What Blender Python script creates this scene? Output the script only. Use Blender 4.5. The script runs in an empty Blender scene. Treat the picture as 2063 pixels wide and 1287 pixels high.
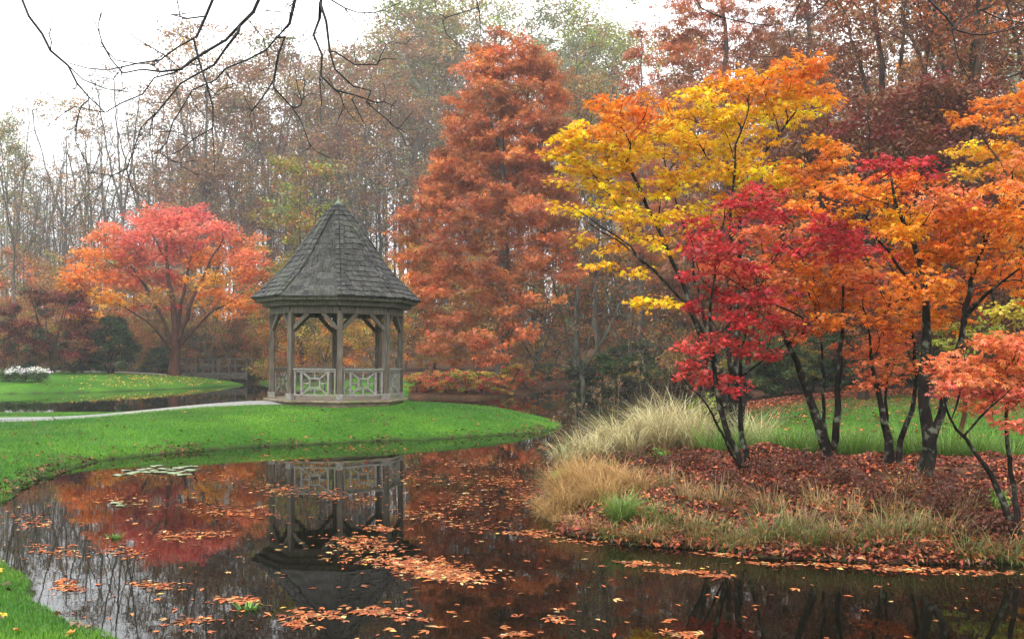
import bpy, math, random
import numpy as np

# ------------------------------------------------------------------ camera, world, sun, exposure
R = math.radians
sc = bpy.context.scene
rng = np.random.default_rng(11)
random.seed(11)
FPX, CX, HY, CAMZ = 2000.0, 1031.5, 720.0, 2.1      # focal length, centre and horizon in photo pixels; eye height

cam = bpy.data.cameras.new('camera')
cam_o = bpy.data.objects.new('camera', cam)
sc.collection.objects.link(cam_o)
cam_o.location = (0, 0, CAMZ)
cam_o.rotation_euler = (R(90), 0, 0)
cam.sensor_width = 36.0
cam.sensor_fit = 'HORIZONTAL'
cam.lens = 36.0 * FPX / 2063.0
cam.shift_y = (HY - 643.5) / 2063.0
cam.clip_start, cam.clip_end = 0.1, 3000.0
sc.camera = cam_o

world = bpy.data.worlds.new('World')
sc.world = world
world.use_nodes = True
wn, wl = world.node_tree.nodes, world.node_tree.links
bg = wn['Background']
sky = wn.new('ShaderNodeTexSky')
sky.sky_type = 'NISHITA'
sky.sun_disc = False
sky.sun_elevation, sky.sun_rotation = R(48), R(200)
sky.air_density, sky.dust_density, sky.ozone_density = 1.0, 3.0, 1.0
mixs = wn.new('ShaderNodeMixRGB')
mixs.inputs[0].default_value = 0.86
cloud = wn.new('ShaderNodeTexNoise')
cloud.inputs['Scale'].default_value = 1.6
cloud.inputs['Detail'].default_value = 4
cramp = wn.new('ShaderNodeValToRGB')
cramp.color_ramp.elements[0].position, cramp.color_ramp.elements[0].color = 0.3, (12.0, 12.3, 12.8, 1)
cramp.color_ramp.elements[1].position, cramp.color_ramp.elements[1].color = 0.7, (14.5, 14.5, 14.4, 1)
wl.new(cloud.outputs['Fac'], cramp.inputs[0])
wl.new(sky.outputs[0], mixs.inputs[1])
wl.new(cramp.outputs[0], mixs.inputs[2])
wl.new(mixs.outputs[0], bg.inputs[0])
bg.inputs[1].default_value = 0.10

sun = bpy.data.lights.new('sun', 'SUN')
sun.energy, sun.angle, sun.color = 1.0, R(25), (1.0, 0.96, 0.9)
sun_o = bpy.data.objects.new('sun', sun)
sc.collection.objects.link(sun_o)
sun_o.rotation_euler = (R(42), 0, R(-20))

sc.view_settings.view_transform = 'Standard'
sc.view_settings.look = 'None'
sc.view_settings.gamma = 1.0
sc.view_settings.exposure = 1.3
cy = sc.cycles
cy.max_bounces, cy.diffuse_bounces, cy.glossy_bounces = 5, 3, 2
cy.transmission_bounces, cy.volume_bounces, cy.transparent_max_bounces = 3, 1, 4
cy.caustics_reflective = cy.caustics_refractive = False
cy.use_adaptive_sampling = True
cy.adaptive_threshold = 0.02
cy.use_denoising = True

# ------------------------------------------------------------------ helpers
def at(px, py, Y):
    return np.array([(px - CX) * Y / FPX, Y, CAMZ + (HY - py) * Y / FPX])

def link(o, parent=None):
    sc.collection.objects.link(o)
    if parent is not None:
        o.parent = parent
    return o

def tag(o, label=None, cat=None, group=None, kind=None):
    if label: o['label'] = label
    if cat: o['category'] = cat
    if group: o['group'] = group
    if kind: o['kind'] = kind
    return o

def empty(name, loc, label=None, cat=None, group=None, rz=0.0):
    o = link(bpy.data.objects.new(name, None))
    o.empty_display_size = 0.2
    o.location = [float(v) for v in loc]
    o.rotation_euler = (0, 0, rz)
    return tag(o, label, cat, group)

def mesh_np(name, V, faces, mat=None, col=None, smooth=False):
    """faces: list of integer arrays (n,k)"""
    me = bpy.data.meshes.new(name)
    V = np.asarray(V, np.float32)
    faces = [np.asarray(f, np.int32) for f in faces if len(f)]
    me.vertices.add(len(V))
    me.vertices.foreach_set('co', V.ravel())
    nl = sum(f.size for f in faces)
    npoly = sum(len(f) for f in faces)
    me.loops.add(nl)
    me.loops.foreach_set('vertex_index', np.concatenate([f.ravel() for f in faces]))
    me.polygons.add(npoly)
    st, o = [], 0
    for f in faces:
        st.append(o + np.arange(len(f)) * f.shape[1])
        o += f.size
    me.polygons.foreach_set('loop_start', np.concatenate(st).astype(np.int32))
    if smooth:
        me.polygons.foreach_set('use_smooth', np.ones(npoly, bool))
    me.update(calc_edges=True)
    if col is not None:
        a = me.color_attributes.new('Col', 'FLOAT_COLOR', 'POINT')
        c = np.ones((len(V), 4), np.float32)
        c[:, :3] = col
        a.data.foreach_set('color', c.ravel())
    if mat is not None:
        me.materials.append(mat)
    return me

def obj(name, me, parent=None, loc=None):
    o = link(bpy.data.objects.new(name, me), parent)
    if loc is not None:
        o.location = [float(v) for v in loc]
    return o

class MB:
    """collects boxes and bars into one mesh"""
    def __init__(s): s.v, s.f = [], []
    def add(s, vs, fs):
        b = len(s.v)
        s.v += [tuple(map(float, v)) for v in vs]
        s.f += [tuple(i + b for i in f) for f in fs]
    def bar(s, p, q, w, h, up=(0, 0, 1), w2=None, h2=None):
        p, q = np.array(p, float), np.array(q, float)
        d = q - p; d /= np.linalg.norm(d)
        up = np.array(up, float)
        x = np.cross(d, up)
        if np.linalg.norm(x) < 1e-4: x = np.cross(d, np.array([0, 1.0, 0]))
        x /= np.linalg.norm(x); z = np.cross(x, d)
        w2, h2 = w2 or w, h2 or h
        vs = []
        for c, ww, hh in ((p, w, h), (q, w2, h2)):
            for sx, sz in ((-1, -1), (1, -1), (1, 1), (-1, 1)):
                vs.append(c + x * sx * ww / 2 + z * sz * hh / 2)
        s.add(vs, [(3, 2, 1, 0), (4, 5, 6, 7), (0, 1, 5, 4), (1, 2, 6, 5), (2, 3, 7, 6), (3, 0, 4, 7)])
    def ring(s, prof, n, a0):
        """prof: list of (radius,z) closed loop swept round n corners"""
        m = len(prof); vs, fs = [], []
        for k in range(n):
            a = a0 + 2 * math.pi * k / n
            for r, z in prof: vs.append((r * math.sin(a), -r * math.cos(a), z))
        for k in range(n):
            k2 = (k + 1) % n
            for j in range(m):
                j2 = (j + 1) % m
                fs.append((k * m + j, k2 * m + j, k2 * m + j2, k * m + j2))
        s.add(vs, fs)
    def build(s, name, mat, parent=None, bevel=0.0, smooth=False):
        me = bpy.data.meshes.new(name)
        me.from_pydata(s.v, [], s.f)
        me.materials.append(mat)
        me.update()
        o = obj(name, me, parent)
        if bevel:
            b = o.modifiers.new('bevel', 'BEVEL'); b.width = bevel; b.segments = 1; b.limit_method = 'ANGLE'
        return o

# ------------------------------------------------------------------ materials
def mat_new(name):
    m = bpy.data.materials.new(name)
    m.use_nodes = True
    return m, m.node_tree.nodes, m.node_tree.links

def leaf_mat(name, trans=0.35, rough=0.55):
    m, n, l = mat_new(name)
    n.remove(n['Principled BSDF'])
    out = n['Material Output']
    a = n.new('ShaderNodeAttribute'); a.attribute_name = 'Col'
    d = n.new('ShaderNodeBsdfDiffuse'); t = n.new('ShaderNodeBsdfTranslucent')
    mx = n.new('ShaderNodeMixShader'); mx.inputs[0].default_value = trans
    l.new(a.outputs['Color'], d.inputs[0]); l.new(a.outputs['Color'], t.inputs[0])
    l.new(d.outputs[0], mx.inputs[1]); l.new(t.outputs[0], mx.inputs[2])
    g = n.new('ShaderNodeBsdfGlossy'); g.inputs['Roughness'].default_value = rough
    m2 = n.new('ShaderNodeMixShader'); m2.inputs[0].default_value = 0.04
    l.new(mx.outputs[0], m2.inputs[1]); l.new(g.outputs[0], m2.inputs[2])
    l.new(m2.outputs[0], out.inputs[0])
    return m

def noise_mat(name, c1, c2, scale=4.0, rough=0.85, bump=0.0, stretch=None, c3=None, scale3=1.0, pos=(0.35, 0.65), island=0.0):
    m, n, l = mat_new(name)
    p = n['Principled BSDF']
    p.inputs['Roughness'].default_value = rough
    p.inputs['Specular IOR Level'].default_value = 0.05 if 'bark' in name else 0.25
    tc = n.new('ShaderNodeTexCoord'); mp = n.new('ShaderNodeMapping')
    if stretch: mp.inputs['Scale'].default_value = stretch
    l.new(tc.outputs['Object'], mp.inputs[0])
    t = n.new('ShaderNodeTexNoise'); t.inputs['Scale'].default_value = scale; t.inputs['Detail'].default_value = 6
    l.new(mp.outputs[0], t.inputs[0])
    r = n.new('ShaderNodeValToRGB')
    r.color_ramp.elements[0].position, r.color_ramp.elements[1].position = pos
    r.color_ramp.elements[0].color = (*c1, 1); r.color_ramp.elements[1].color = (*c2, 1)
    l.new(t.outputs['Fac'], r.inputs[0])
    c = r.outputs[0]
    if c3 is not None:
        t2 = n.new('ShaderNodeTexNoise'); t2.inputs['Scale'].default_value = scale3; t2.inputs['Detail'].default_value = 5
        l.new(tc.outputs['Object'], t2.inputs[0])
        r2 = n.new('ShaderNodeValToRGB')
        r2.color_ramp.elements[0].position, r2.color_ramp.elements[1].position = 0.55, 0.68
        l.new(t2.outputs['Fac'], r2.inputs[0])
        mx = n.new('ShaderNodeMixRGB'); mx.inputs[2].default_value = (*c3, 1)
        l.new(r2.outputs[0], mx.inputs[0]); l.new(c, mx.inputs[1])
        c = mx.outputs[0]
    if island:
        g = n.new('ShaderNodeNewGeometry')
        mr = n.new('ShaderNodeMapRange'); mr.inputs['To Min'].default_value = 1 - island; mr.inputs['To Max'].default_value = 1 + island
        l.new(g.outputs['Random Per Island'], mr.inputs[0])
        mm = n.new('ShaderNodeMixRGB'); mm.blend_type = 'MULTIPLY'; mm.inputs[0].default_value = 1
        l.new(c, mm.inputs[1]); l.new(mr.outputs[0], mm.inputs[2])
        c = mm.outputs[0]
    l.new(c, p.inputs['Base Color'])
    if bump:
        b = n.new('ShaderNodeBump'); b.inputs['Strength'].default_value = bump; b.inputs['Distance'].default_value = 0.02
        l.new(t.outputs['Fac'], b.inputs['Height']); l.new(b.outputs[0], p.inputs['Normal'])
    return m

M_LEAF = leaf_mat('leaf', 0.42)
M_BLADE = leaf_mat('grass_blade', 0.3)
M_DEAD = leaf_mat('dead_leaf', 0.12)
M_BARK_DARK = noise_mat('bark_dark', (0.005, 0.004, 0.0035), (0.019, 0.015, 0.012), 9, 0.8, 0.6, (1, 1, 0.4), (0.10, 0.11, 0.08), 9.0)
M_BARK_RED = noise_mat('bark_red', (0.035, 0.016, 0.011), (0.085, 0.033, 0.022), 6, 0.85, 0.4, (1, 1, 0.3))
M_BARK_GREY = noise_mat('bark_grey', (0.05, 0.043, 0.036), (0.13, 0.115, 0.095), 2.5, 0.9, 0.4, (1, 1, 0.3))
M_BARK_PALE = noise_mat('bark_pale', (0.17, 0.18, 0.13), (0.32, 0.34, 0.26), 2.0, 0.9, 0.3, (1, 1, 0.4))
M_BARK_BROWN = noise_mat('bark_brown', (0.03, 0.02, 0.014), (0.075, 0.05, 0.035), 3, 0.9, 0.4, (1, 1, 0.3))
M_TWIG = noise_mat('twig_dark', (0.012, 0.011, 0.012), (0.03, 0.026, 0.026), 20, 0.7)
M_WOOD = noise_mat('weathered_wood', (0.05, 0.041, 0.032), (0.13, 0.11, 0.086), 5, 0.85, 0.35, (5, 5, 0.5), (0.075, 0.06, 0.045), 1.6)
M_WOOD_RAIL = noise_mat('weathered_rail', (0.14, 0.128, 0.115), (0.24, 0.225, 0.20), 8, 0.85, 0.3, (2, 2, 2), (0.17, 0.19, 0.10), 2.0)
M_DECK = noise_mat('deck_wood', (0.13, 0.10, 0.07), (0.24, 0.19, 0.13), 6, 0.9, 0.3, (1, 1, 1), (0.12, 0.15, 0.05), 1.4)
M_SHINGLE = noise_mat('roof_shingle', (0.017, 0.0165, 0.0155), (0.058, 0.056, 0.051), 7, 0.8, 0.5, (2.5, 2.5, 0.6), (0.05, 0.056, 0.036), 1.1, island=0.42)
M_COPPER = noise_mat('finial_patina', (0.08, 0.11, 0.075), (0.14, 0.17, 0.11), 8, 0.6)
M_BRIDGE = noise_mat('bridge_wood', (0.045, 0.039, 0.033), (0.10, 0.088, 0.072), 4, 0.9, 0.2)
M_PATH = noise_mat('path_gravel', (0.17, 0.165, 0.158), (0.26, 0.256, 0.24), 18, 0.95, 0.2, None, (0.26, 0.24, 0.2), 0.8)
M_PAD = noise_mat('lily_pad', (0.10, 0.145, 0.055), (0.22, 0.26, 0.14), 5, 0.4)

# ------------------------------------------------------------------ terrain
LAND_A = [(-700, 8), (-14, 9), (-11, 11), (-9.4, 12.9), (-7.49, 14.5), (-8.1, 16.2), (-8.2, 16.9), (-8.46, 19.1), (-8.33, 20.5), (-7.42, 22.2), (-5.75, 23.6),
          (-4.2, 24.6), (-2.31, 25.45), (-.42, 26.9), (.6, 27.9), (1.2, 29), (1.5, 30), (1.5, 31), (1.1, 32.2), (0, 33.6), (-2, 34.6), (-6, 35.2), (-12, 34.6), (-20, 34.2), (-45, 34), (-700, 34)]
LAND_B = [(-700, 11.5), (-12, 12.2), (-9, 11.6), (-7, 10.9), (-5.16, 10.0), (-4.3, 8.84), (-3.54, 7.85), (-3.1, 7.4), (-2.3, 6.3), (-.6, 5.3), (3, 4.8),
          (8, 5), (14, 6), (30, 8), (700, 8), (700, -120), (-700, -120)]
LAND_C = [(.45, 13.1), (.72, 12.2), (1.22, 11.2), (2.0, 10.9), (2.76, 10.6), (3.46, 10.4), (4.42, 10.2), (5.2, 10.1), (8, 10), (12, 11), (14, 14), (12, 17),
          (9, 18.0), (6.4, 18.9), (5, 20.4), (3.6, 21.3), (2.2, 20.8), (1.3, 19.9), (.9, 18.3), (.6, 16), (.35, 14.3)]
LAND_D = [(-700, 57), (-45, 57), (-29.6, 57.5), (-25, 60), (-21.7, 68.9), (-20.4, 75), (-21.4, 78), (-23.8, 80), (-24.5, 95), (-22.5, 95), (-21.4, 81), (-19.5, 78.5),
          (-17.7, 75), (-12.6, 60), (-9.3, 56), (-5.5, 52.5), (-2.06, 50.6), (-.8, 52), (.9, 56), (3.2, 70), (4.5, 76), (8, 77), (11.7, 76), (14.5, 64.6), (12.3, 52.5),
          (8.8, 38), (6.9, 30), (6.85, 27.6), (8.9, 26.6), (11, 25.5), (12.7, 24.7), (20, 23), (40, 22), (700, 22), (700, 900), (-700, 900)]

def sdist(poly, x, y):
    p = np.array(poly, float); q = np.roll(p, -1, 0)
    best = np.full(x.shape, 1e9); ins = np.zeros(x.shape, bool)
    for (ax, ay), (bx, by) in zip(p, q):
        dx, dy = bx - ax, by - ay
        t = np.clip(((x - ax) * dx + (y - ay) * dy) / (dx * dx + dy * dy), 0, 1)
        best = np.minimum(best, (x - ax - t * dx) ** 2 + (y - ay - t * dy) ** 2)
        if dy != 0:
            c = ((ay > y) != (by > y)) & (x < dx * (y - ay) / dy + ax)
            ins ^= c
    d = np.sqrt(best)
    return np.where(ins, d, -d)

def wob(x, y):
    return (np.sin(x * 1.9 + y * .7) + np.sin(y * 2.3 - x * 1.1) + np.sin(x * 4.1 - y * 3.3) * .6 + np.sin(y * 5.3 + x * 3.7) * .5)

def ss(a, b, v):
    t = np.clip((v - a) / (b - a), 0, 1)
    return t * t * (3 - 2 * t)

def terrain(x, y):
    x, y = np.asarray(x, float), np.asarray(y, float)
    w = wob(x, y) * 0.06
    sa, sb, scn, sd = (sdist(P, x, y) for P in (LAND_A, LAND_B, LAND_C, LAND_D))
    sa, sb, scn, sd = sa + w, sb + w * .7, scn + w * 1.3, sd + w
    pa = 0.84 - 0.30 * ss(-7.5, -13.5, x) if False else 0.84 - 0.44 * ss(7.0, 13.0, -x)
    ha = 0.05 + pa * (1 - np.exp(-sa / 2.5))
    hb = 0.03 + 0.5 * (1 - np.exp(-sb / 3.0))
    hc = 0.04 + 0.53 * (1 - np.exp(-scn / 1.6)) + (0.03 * wob(x * .8, y * .8) + .025 * wob(x * 2.3, y * 2.3)) * ss(0, 1, scn)
    pd = 1.0 - 0.2 * ss(2, 8, x) * ss(60, 45, y)
    pd = np.where((x > 2) & (y < 60), 0.8, 1.0)
    hd = 0.05 + pd * (1 - np.exp(-sd / 4.0)) + 7.0 * ss(92, 175, y) + 2.5 * ss(14, 60, x) * ss(50, 90, y)
    h = np.full(x.shape, -1e9)
    for s, hh in ((sa, ha), (sb, hb), (scn, hc), (sd, hd)):
        h = np.maximum(h, np.where(s > 0, hh, np.maximum(-0.7, 0.05 + s * 0.5)))
    return h, sa, sb, scn, sd

def ground(x, y):
    return float(terrain(np.array([x]), np.array([y]))[0][0])

def axis(lo, hi, step, far_lo, far_hi, g=1.25):
    a = list(np.arange(lo, hi + 1e-6, step))
    s, v = step, hi
    while v < far_hi: s *= g; v += s; a.append(v)
    s, v = step, lo; pre = []
    while v > far_lo: s *= g; v -= s; pre.append(v)
    return np.array(pre[::-1] + a)

xs = axis(-32, 26, 0.22, -900, 900)
ya = list(np.arange(3, 46, 0.22)); yb = list(np.arange(46.2, 100, 0.6))
s_, v_, yc = 0.6, yb[-1], []
while v_ < 1000: s_ *= 1.25; v_ += s_; yc.append(v_)
s_, v_, yp = 0.22, 3.0, []
while v_ > -150: s_ *= 1.25; v_ -= s_; yp.append(v_)
ys = np.array(yp[::-1] + ya + yb + yc)
GX, GY = np.meshgrid(xs, ys)
GH, SA, SB, SC, SD = terrain(GX, GY)
nx, ny = len(xs), len(ys)
idx = np.arange(nx * ny).reshape(ny, nx)
gf = np.stack([idx[:-1, :-1], idx[:-1, 1:], idx[1:, 1:], idx[1:, :-1]], -1).reshape(-1, 4)
gm = (SA > -1.2) | (SB > -1.2)
lawn_d = (SD > -1.2) & (((GX < -15) & (GY < 80 + 1.5 * np.sin(GX * .3))) | ((GX > 4) & (GY < 39 + 1.5 * np.sin(GX * .7))) | ((GX >= -19) & (GX < -5.5) & (GY < 68)))
isl = np.clip(1 - SC / 1.0, 0, 1) * 0.35 * (SC > 0) + 0.9 * ((SC > 0) & (GY > 16.5 + 0.12 * GX))
gmask = np.where(lawn_d & (GX > 4), 0.62 - 0.3 * ss(33, 40, GY), np.where(gm | lawn_d, 1.0, np.where(SC > 0, isl, 0.0)))

def ground_mat():
    m, n, l = mat_new('ground')
    p = n['Principled BSDF']; p.inputs['Roughness'].default_value = 0.95; p.inputs['Specular IOR Level'].default_value = 0.1
    a = n.new('ShaderNodeAttribute'); a.attribute_name = 'Col'
    sep = n.new('ShaderNodeSeparateColor'); l.new(a.outputs['Color'], sep.inputs[0])
    tc = n.new('ShaderNodeTexCoord')
    def nz(scale, det=5):
        t = n.new('ShaderNodeTexNoise'); t.inputs['Scale'].default_value = scale; t.inputs['Detail'].default_value = det
        l.new(tc.outputs['Object'], t.inputs[0]); return t.outputs['Fac']
    def ramp(f, stops):
        r = n.new('ShaderNodeValToRGB'); e = r.color_ramp.elements
        while len(e) < len(stops): e.new(0.5)
        for k, (ps, c) in enumerate(stops): e[k].position = ps; e[k].color = (*c, 1)
        l.new(f, r.inputs[0]); return r.outputs[0]
    def mix(f, c1, c2, mode='MIX'):
        x = n.new('ShaderNodeMixRGB'); x.blend_type = mode
        if isinstance(f, float): x.inputs[0].default_value = f
        else: l.new(f, x.inputs[0])
        l.new(c1, x.inputs[1]); l.new(c2, x.inputs[2]); return x.outputs[0]
    g1 = ramp(nz(0.35, 3), [(0.32, (0.026, 0.098, 0.006)), (0.68, (0.062, 0.165, 0.012))])
    g2 = ramp(nz(9), [(0.3, (0.55, 0.6, 0.5)), (0.7, (1.25, 1.2, 1.2))])
    grass = mix(1.0, g1, g2, 'MULTIPLY')
    lit = ramp(nz(5, 8), [(0.3, (0.018, 0.010, 0.006)), (0.5, (0.055, 0.024, 0.012)), (0.7, (0.13, 0.055, 0.025))])
    mud = ramp(nz(3), [(0.3, (0.012, 0.012, 0.006)), (0.7, (0.032, 0.034, 0.012))])
    ad = n.new('ShaderNodeMath'); ad.operation = 'MULTIPLY_ADD'
    l.new(nz(1.6, 6), ad.inputs[0]); ad.inputs[1].default_value = 0.9; l.new(sep.outputs[0], ad.inputs[2])
    sb = n.new('ShaderNodeMapRange'); sb.inputs['From Min'].default_value = 0.85; sb.inputs['From Max'].default_value = 1.05
    l.new(ad.outputs[0], sb.inputs[0])
    c = mix(sb.outputs[0], lit, grass)
    c = mix(sep.outputs[1], c, mud)
    l.new(c, p.inputs['Base Color'])
    b = n.new('ShaderNodeBump'); b.inputs['Strength'].default_value = 0.5; b.inputs['Distance'].default_value = 0.04
    l.new(nz(22, 4), b.inputs['Height']); l.new(b.outputs[0], p.inputs['Normal'])
    return m

mudm = np.clip(1 - (GH - 0.0) / 0.085, 0, 1)
gcol = np.stack([gmask, mudm, np.zeros_like(gmask)], -1).reshape(-1, 3)
g_o = obj('ground', mesh_np('ground', np.stack([GX, GY, GH], -1).reshape(-1, 3), [gf], ground_mat(), gcol, True))
tag(g_o, kind='structure')

def water_mat():
    m, n, l = mat_new('pond_water')
    p = n['Principled BSDF']
    p.inputs['Base Color'].default_value = (0.004, 0.0035, 0.002, 1)
    p.inputs['Roughness'].default_value = 0.012
    p.inputs['IOR'].default_value = 1.22
    tc = n.new('ShaderNodeTexCoord'); mp = n.new('ShaderNodeMapping'); mp.inputs['Scale'].default_value = (1.0, 1.6, 1)
    l.new(tc.outputs['Object'], mp.inputs[0])
    t = n.new('ShaderNodeTexNoise'); t.inputs['Scale'].default_value = 2.2; t.inputs['Detail'].default_value = 3
    l.new(mp.outputs[0], t.inputs[0])
    b = n.new('ShaderNodeBump'); b.inputs['Strength'].default_value = 0.03; b.inputs['Distance'].default_value = 0.015
    l.new(t.outputs['Fac'], b.inputs['Height']); l.new(b.outputs[0], p.inputs['Normal'])
    return m
w_o = obj('water', mesh_np('water', [(-70, 2.5, 0), (60, 2.5, 0), (60, 110, 0), (-70, 110, 0)], [[(0, 1, 2, 3)]], water_mat()))
tag(w_o, kind='structure')

def strip(name, pts, width, mat, lift=0.03):
    P = np.array(pts, float); d = np.cumsum(np.r_[0, np.hypot(*np.diff(P, axis=0).T)])
    tt = np.linspace(0, d[-1], int(d[-1] / 0.4) + 2)
    x, y = np.interp(tt, d, P[:, 0]), np.interp(tt, d, P[:, 1])
    k = np.ones(9) / 9
    x[4:-4], y[4:-4] = np.convolve(x, k, 'valid'), np.convolve(y, k, 'valid')
    tx, ty = np.gradient(x), np.gradient(y); L = np.hypot(tx, ty); nxv, nyv = -ty / L, tx / L
    w = np.interp(tt, d, width if np.ndim(width) else [width] * len(P))
    cols = []
    for s in (-.5, -.25, 0, .25, .5):
        px_, py_ = x + nxv * w * s, y + nyv * w * s
        px_ = px_ + (0.05 * np.sin(tt * 2.1) * abs(s)); cols.append(np.stack([px_, py_, terrain(px_, py_)[0] + lift - 0.02 * (abs(s) == .5)], -1))
    V = np.stack(cols, 1); n_, m_ = V.shape[:2]
    ii = np.arange(n_ * m_).reshape(n_, m_)
    F = np.stack([ii[:-1, :-1], ii[:-1, 1:], ii[1:, 1:], ii[1:, :-1]], -1).reshape(-1, 4)
    return tag(obj(name, mesh_np(name, V.reshape(-1, 3), [F], mat, None, True)), kind='structure')
strip('path', [(-60, 22.0), (-30, 23.8), (-19, 25.3), (-13.6, 26.6), (-10, 27.9), (-7.6, 29.0), (-6.2, 29.6)], [2.3, 2.3, 2.3, 2.2, 2.0, 1.9, 1.9], M_PATH)
strip('far_path', [(-60, 76), (-40, 78), (-30, 79.5), (-26, 80)], 1.6, M_PATH, 0.05)

# ------------------------------------------------------------------ foliage builders
def unit(v):
    return v / np.maximum(np.linalg.norm(v, axis=-1, keepdims=True), 1e-9)

def leaf_mesh(C, L, W, col, tilt=0.5, droop=0.3, lobes=1, dirs=None, curl=0.15, mat=None, name='crown'):
    """kite-shaped leaves at C. tilt: how far normals stray from up, droop: how far tips hang"""
    N = len(C)
    az = rng.uniform(0, 2 * np.pi, N)
    d = np.stack([np.cos(az), np.sin(az), -droop + rng.normal(0, tilt, N)], -1) if dirs is None else dirs + rng.normal(0, tilt, (N, 3)) * .5
    d = unit(d)
    up = np.stack([rng.normal(0, tilt, N), rng.normal(0, tilt, N), np.ones(N)], -1)
    s = unit(np.cross(d, up)); nrm = np.cross(s, d)
    L = (np.broadcast_to(L, (N,)) * rng.uniform(0.7, 1.25, N))[:, None]; W = np.broadcast_to(W, (N,))[:, None] * rng.uniform(0.75, 1.2, (N, 1))
    Vs, Fs, Cs, b = [], [], [], 0
    angs = [0.0] if lobes == 1 else ([-0.75, 0, 0.75] if lobes == 3 else [-1.25, -.62, 0, .62, 1.25])
    lens = [1.0] if lobes == 1 else ([.82, 1, .82] if lobes == 3 else [.6, .88, 1, .88, .6])
    for a, k in zip(angs, lens):
        dd = d * math.cos(a) + s * math.sin(a); sv = s * math.cos(a) - d * math.sin(a)
        LL = L * k
        V = np.stack([C, C + dd * LL * .5 + sv * W * .5 + nrm * LL * curl * .5, C + dd * LL - nrm * LL * curl, C + dd * LL * .5 - sv * W * .5 + nrm * LL * curl * .5], 1)
        Vs.append(V.reshape(-1, 3)); Fs.append(np.arange(N * 4).reshape(N, 4) + b); b += N * 4
        Cs.append(np.repeat(col, 4, 0))
    return mesh_np(name, np.concatenate(Vs), [np.concatenate(Fs)], mat or M_LEAF, np.concatenate(Cs))

def skeleton(limbs, pts, step=0.5, w=0.25, jit=0.06, tip=0.006, expo=2.3, bend=0.35):
    """limbs: list of (points, r0, r1). pts: twig ends. Returns nodes, parent, radius, main flag."""
    P, par, spec, plen, dr = [], [], [], [], []
    for li, (lp, r0, r1) in enumerate(limbs):
        lp = np.array(lp, float)
        d = np.r_[0, np.cumsum(np.linalg.norm(np.diff(lp, axis=0), axis=1))]
        n = max(2, int(d[-1] / step) + 1)
        t = np.linspace(0, d[-1], n)
        q = np.stack([np.interp(t, d, lp[:, k]) for k in range(3)], -1)
        if n > 4:
            q[1:-1] = .25 * q[:-2] + .5 * q[1:-1] + .25 * q[2:]
            q[1:-1] += rng.normal(0, jit * step, (n - 2, 3))
        rr = r0 + (r1 - r0) * (t / d[-1])
        rr = rr * (1 + .5 * np.exp(-t / (3.0 * r0)) * (li == 0))
        if li == 0: prev, pl = -1, 0.0
        else:
            A = np.array(P); prev = int(np.argmin(((A - q[0]) ** 2).sum(1))); pl = plen[prev]
        for k in range(n):
            P.append(q[k]); par.append(prev); spec.append(rr[k])
            plen.append(pl + (0 if prev < 0 else np.linalg.norm(q[k] - P[prev])))
            pl = plen[-1]
            dr.append(unit(q[min(k + 1, n - 1)] - q[max(k - 1, 0)])); prev = len(P) - 1
    if len(pts):
        cap = len(P) + len(pts) * 12
        PA = np.zeros((cap, 3)); DA = np.zeros((cap, 3)); LA = np.zeros(cap)
        n = len(P); PA[:n], DA[:n], LA[:n] = P, dr, plen
        base = np.array(P)
        o = np.argsort([((base - p) ** 2).sum(1).min() for p in pts])
        for p in np.asarray(pts)[o]:
            v = p - PA[:n]; dist = np.linalg.norm(v, axis=1) + 1e-6
            cs = (v * DA[:n]).sum(1) / dist
            cost = dist * (1.45 - .45 * cs) + w * LA[:n]
            j = int(np.argmin(cost)); L = dist[j]
            if L < 0.02: continue
            k = int(min(8, max(2, round(L / step))))
            c1 = PA[j] + DA[j] * L * bend
            for t in np.arange(1, k + 1) / k:
                q = (1 - t) ** 2 * PA[j if t < 0 else j] + 2 * t * (1 - t) * c1 + t * t * p
                if t < 1: q = q + rng.normal(0, jit * L / k, 3)
                pj = j if t <= 1.0 / k + 1e-9 else n - 1
                par.append(pj); spec.append(0.0)
                LA[n] = LA[pj] + np.linalg.norm(q - PA[pj]); DA[n] = unit(q - PA[pj]); PA[n] = q; n += 1
        P = PA[:n]
    P = np.array(P); par = np.array(par); spec = np.array(spec); n = len(P)
    acc = np.zeros(n); haschild = np.zeros(n, bool); haschild[par[par >= 0]] = True
    acc[~haschild] = tip ** expo
    for i in range(n - 1, 0, -1):
        if par[i] >= 0: acc[par[i]] += acc[i]
    r = acc ** (1 / expo)
    r = np.maximum(r, spec)
    # main child = thickest
    main = np.zeros(n, bool); best = np.full(n, -1.0); bi = np.full(n, -1)
    for i in range(n):
        p = par[i]
        if p >= 0 and r[i] > best[p]: best[p] = r[i]; bi[p] = i
    main[bi[bi >= 0]] = True
    return P, par, r, main

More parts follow.
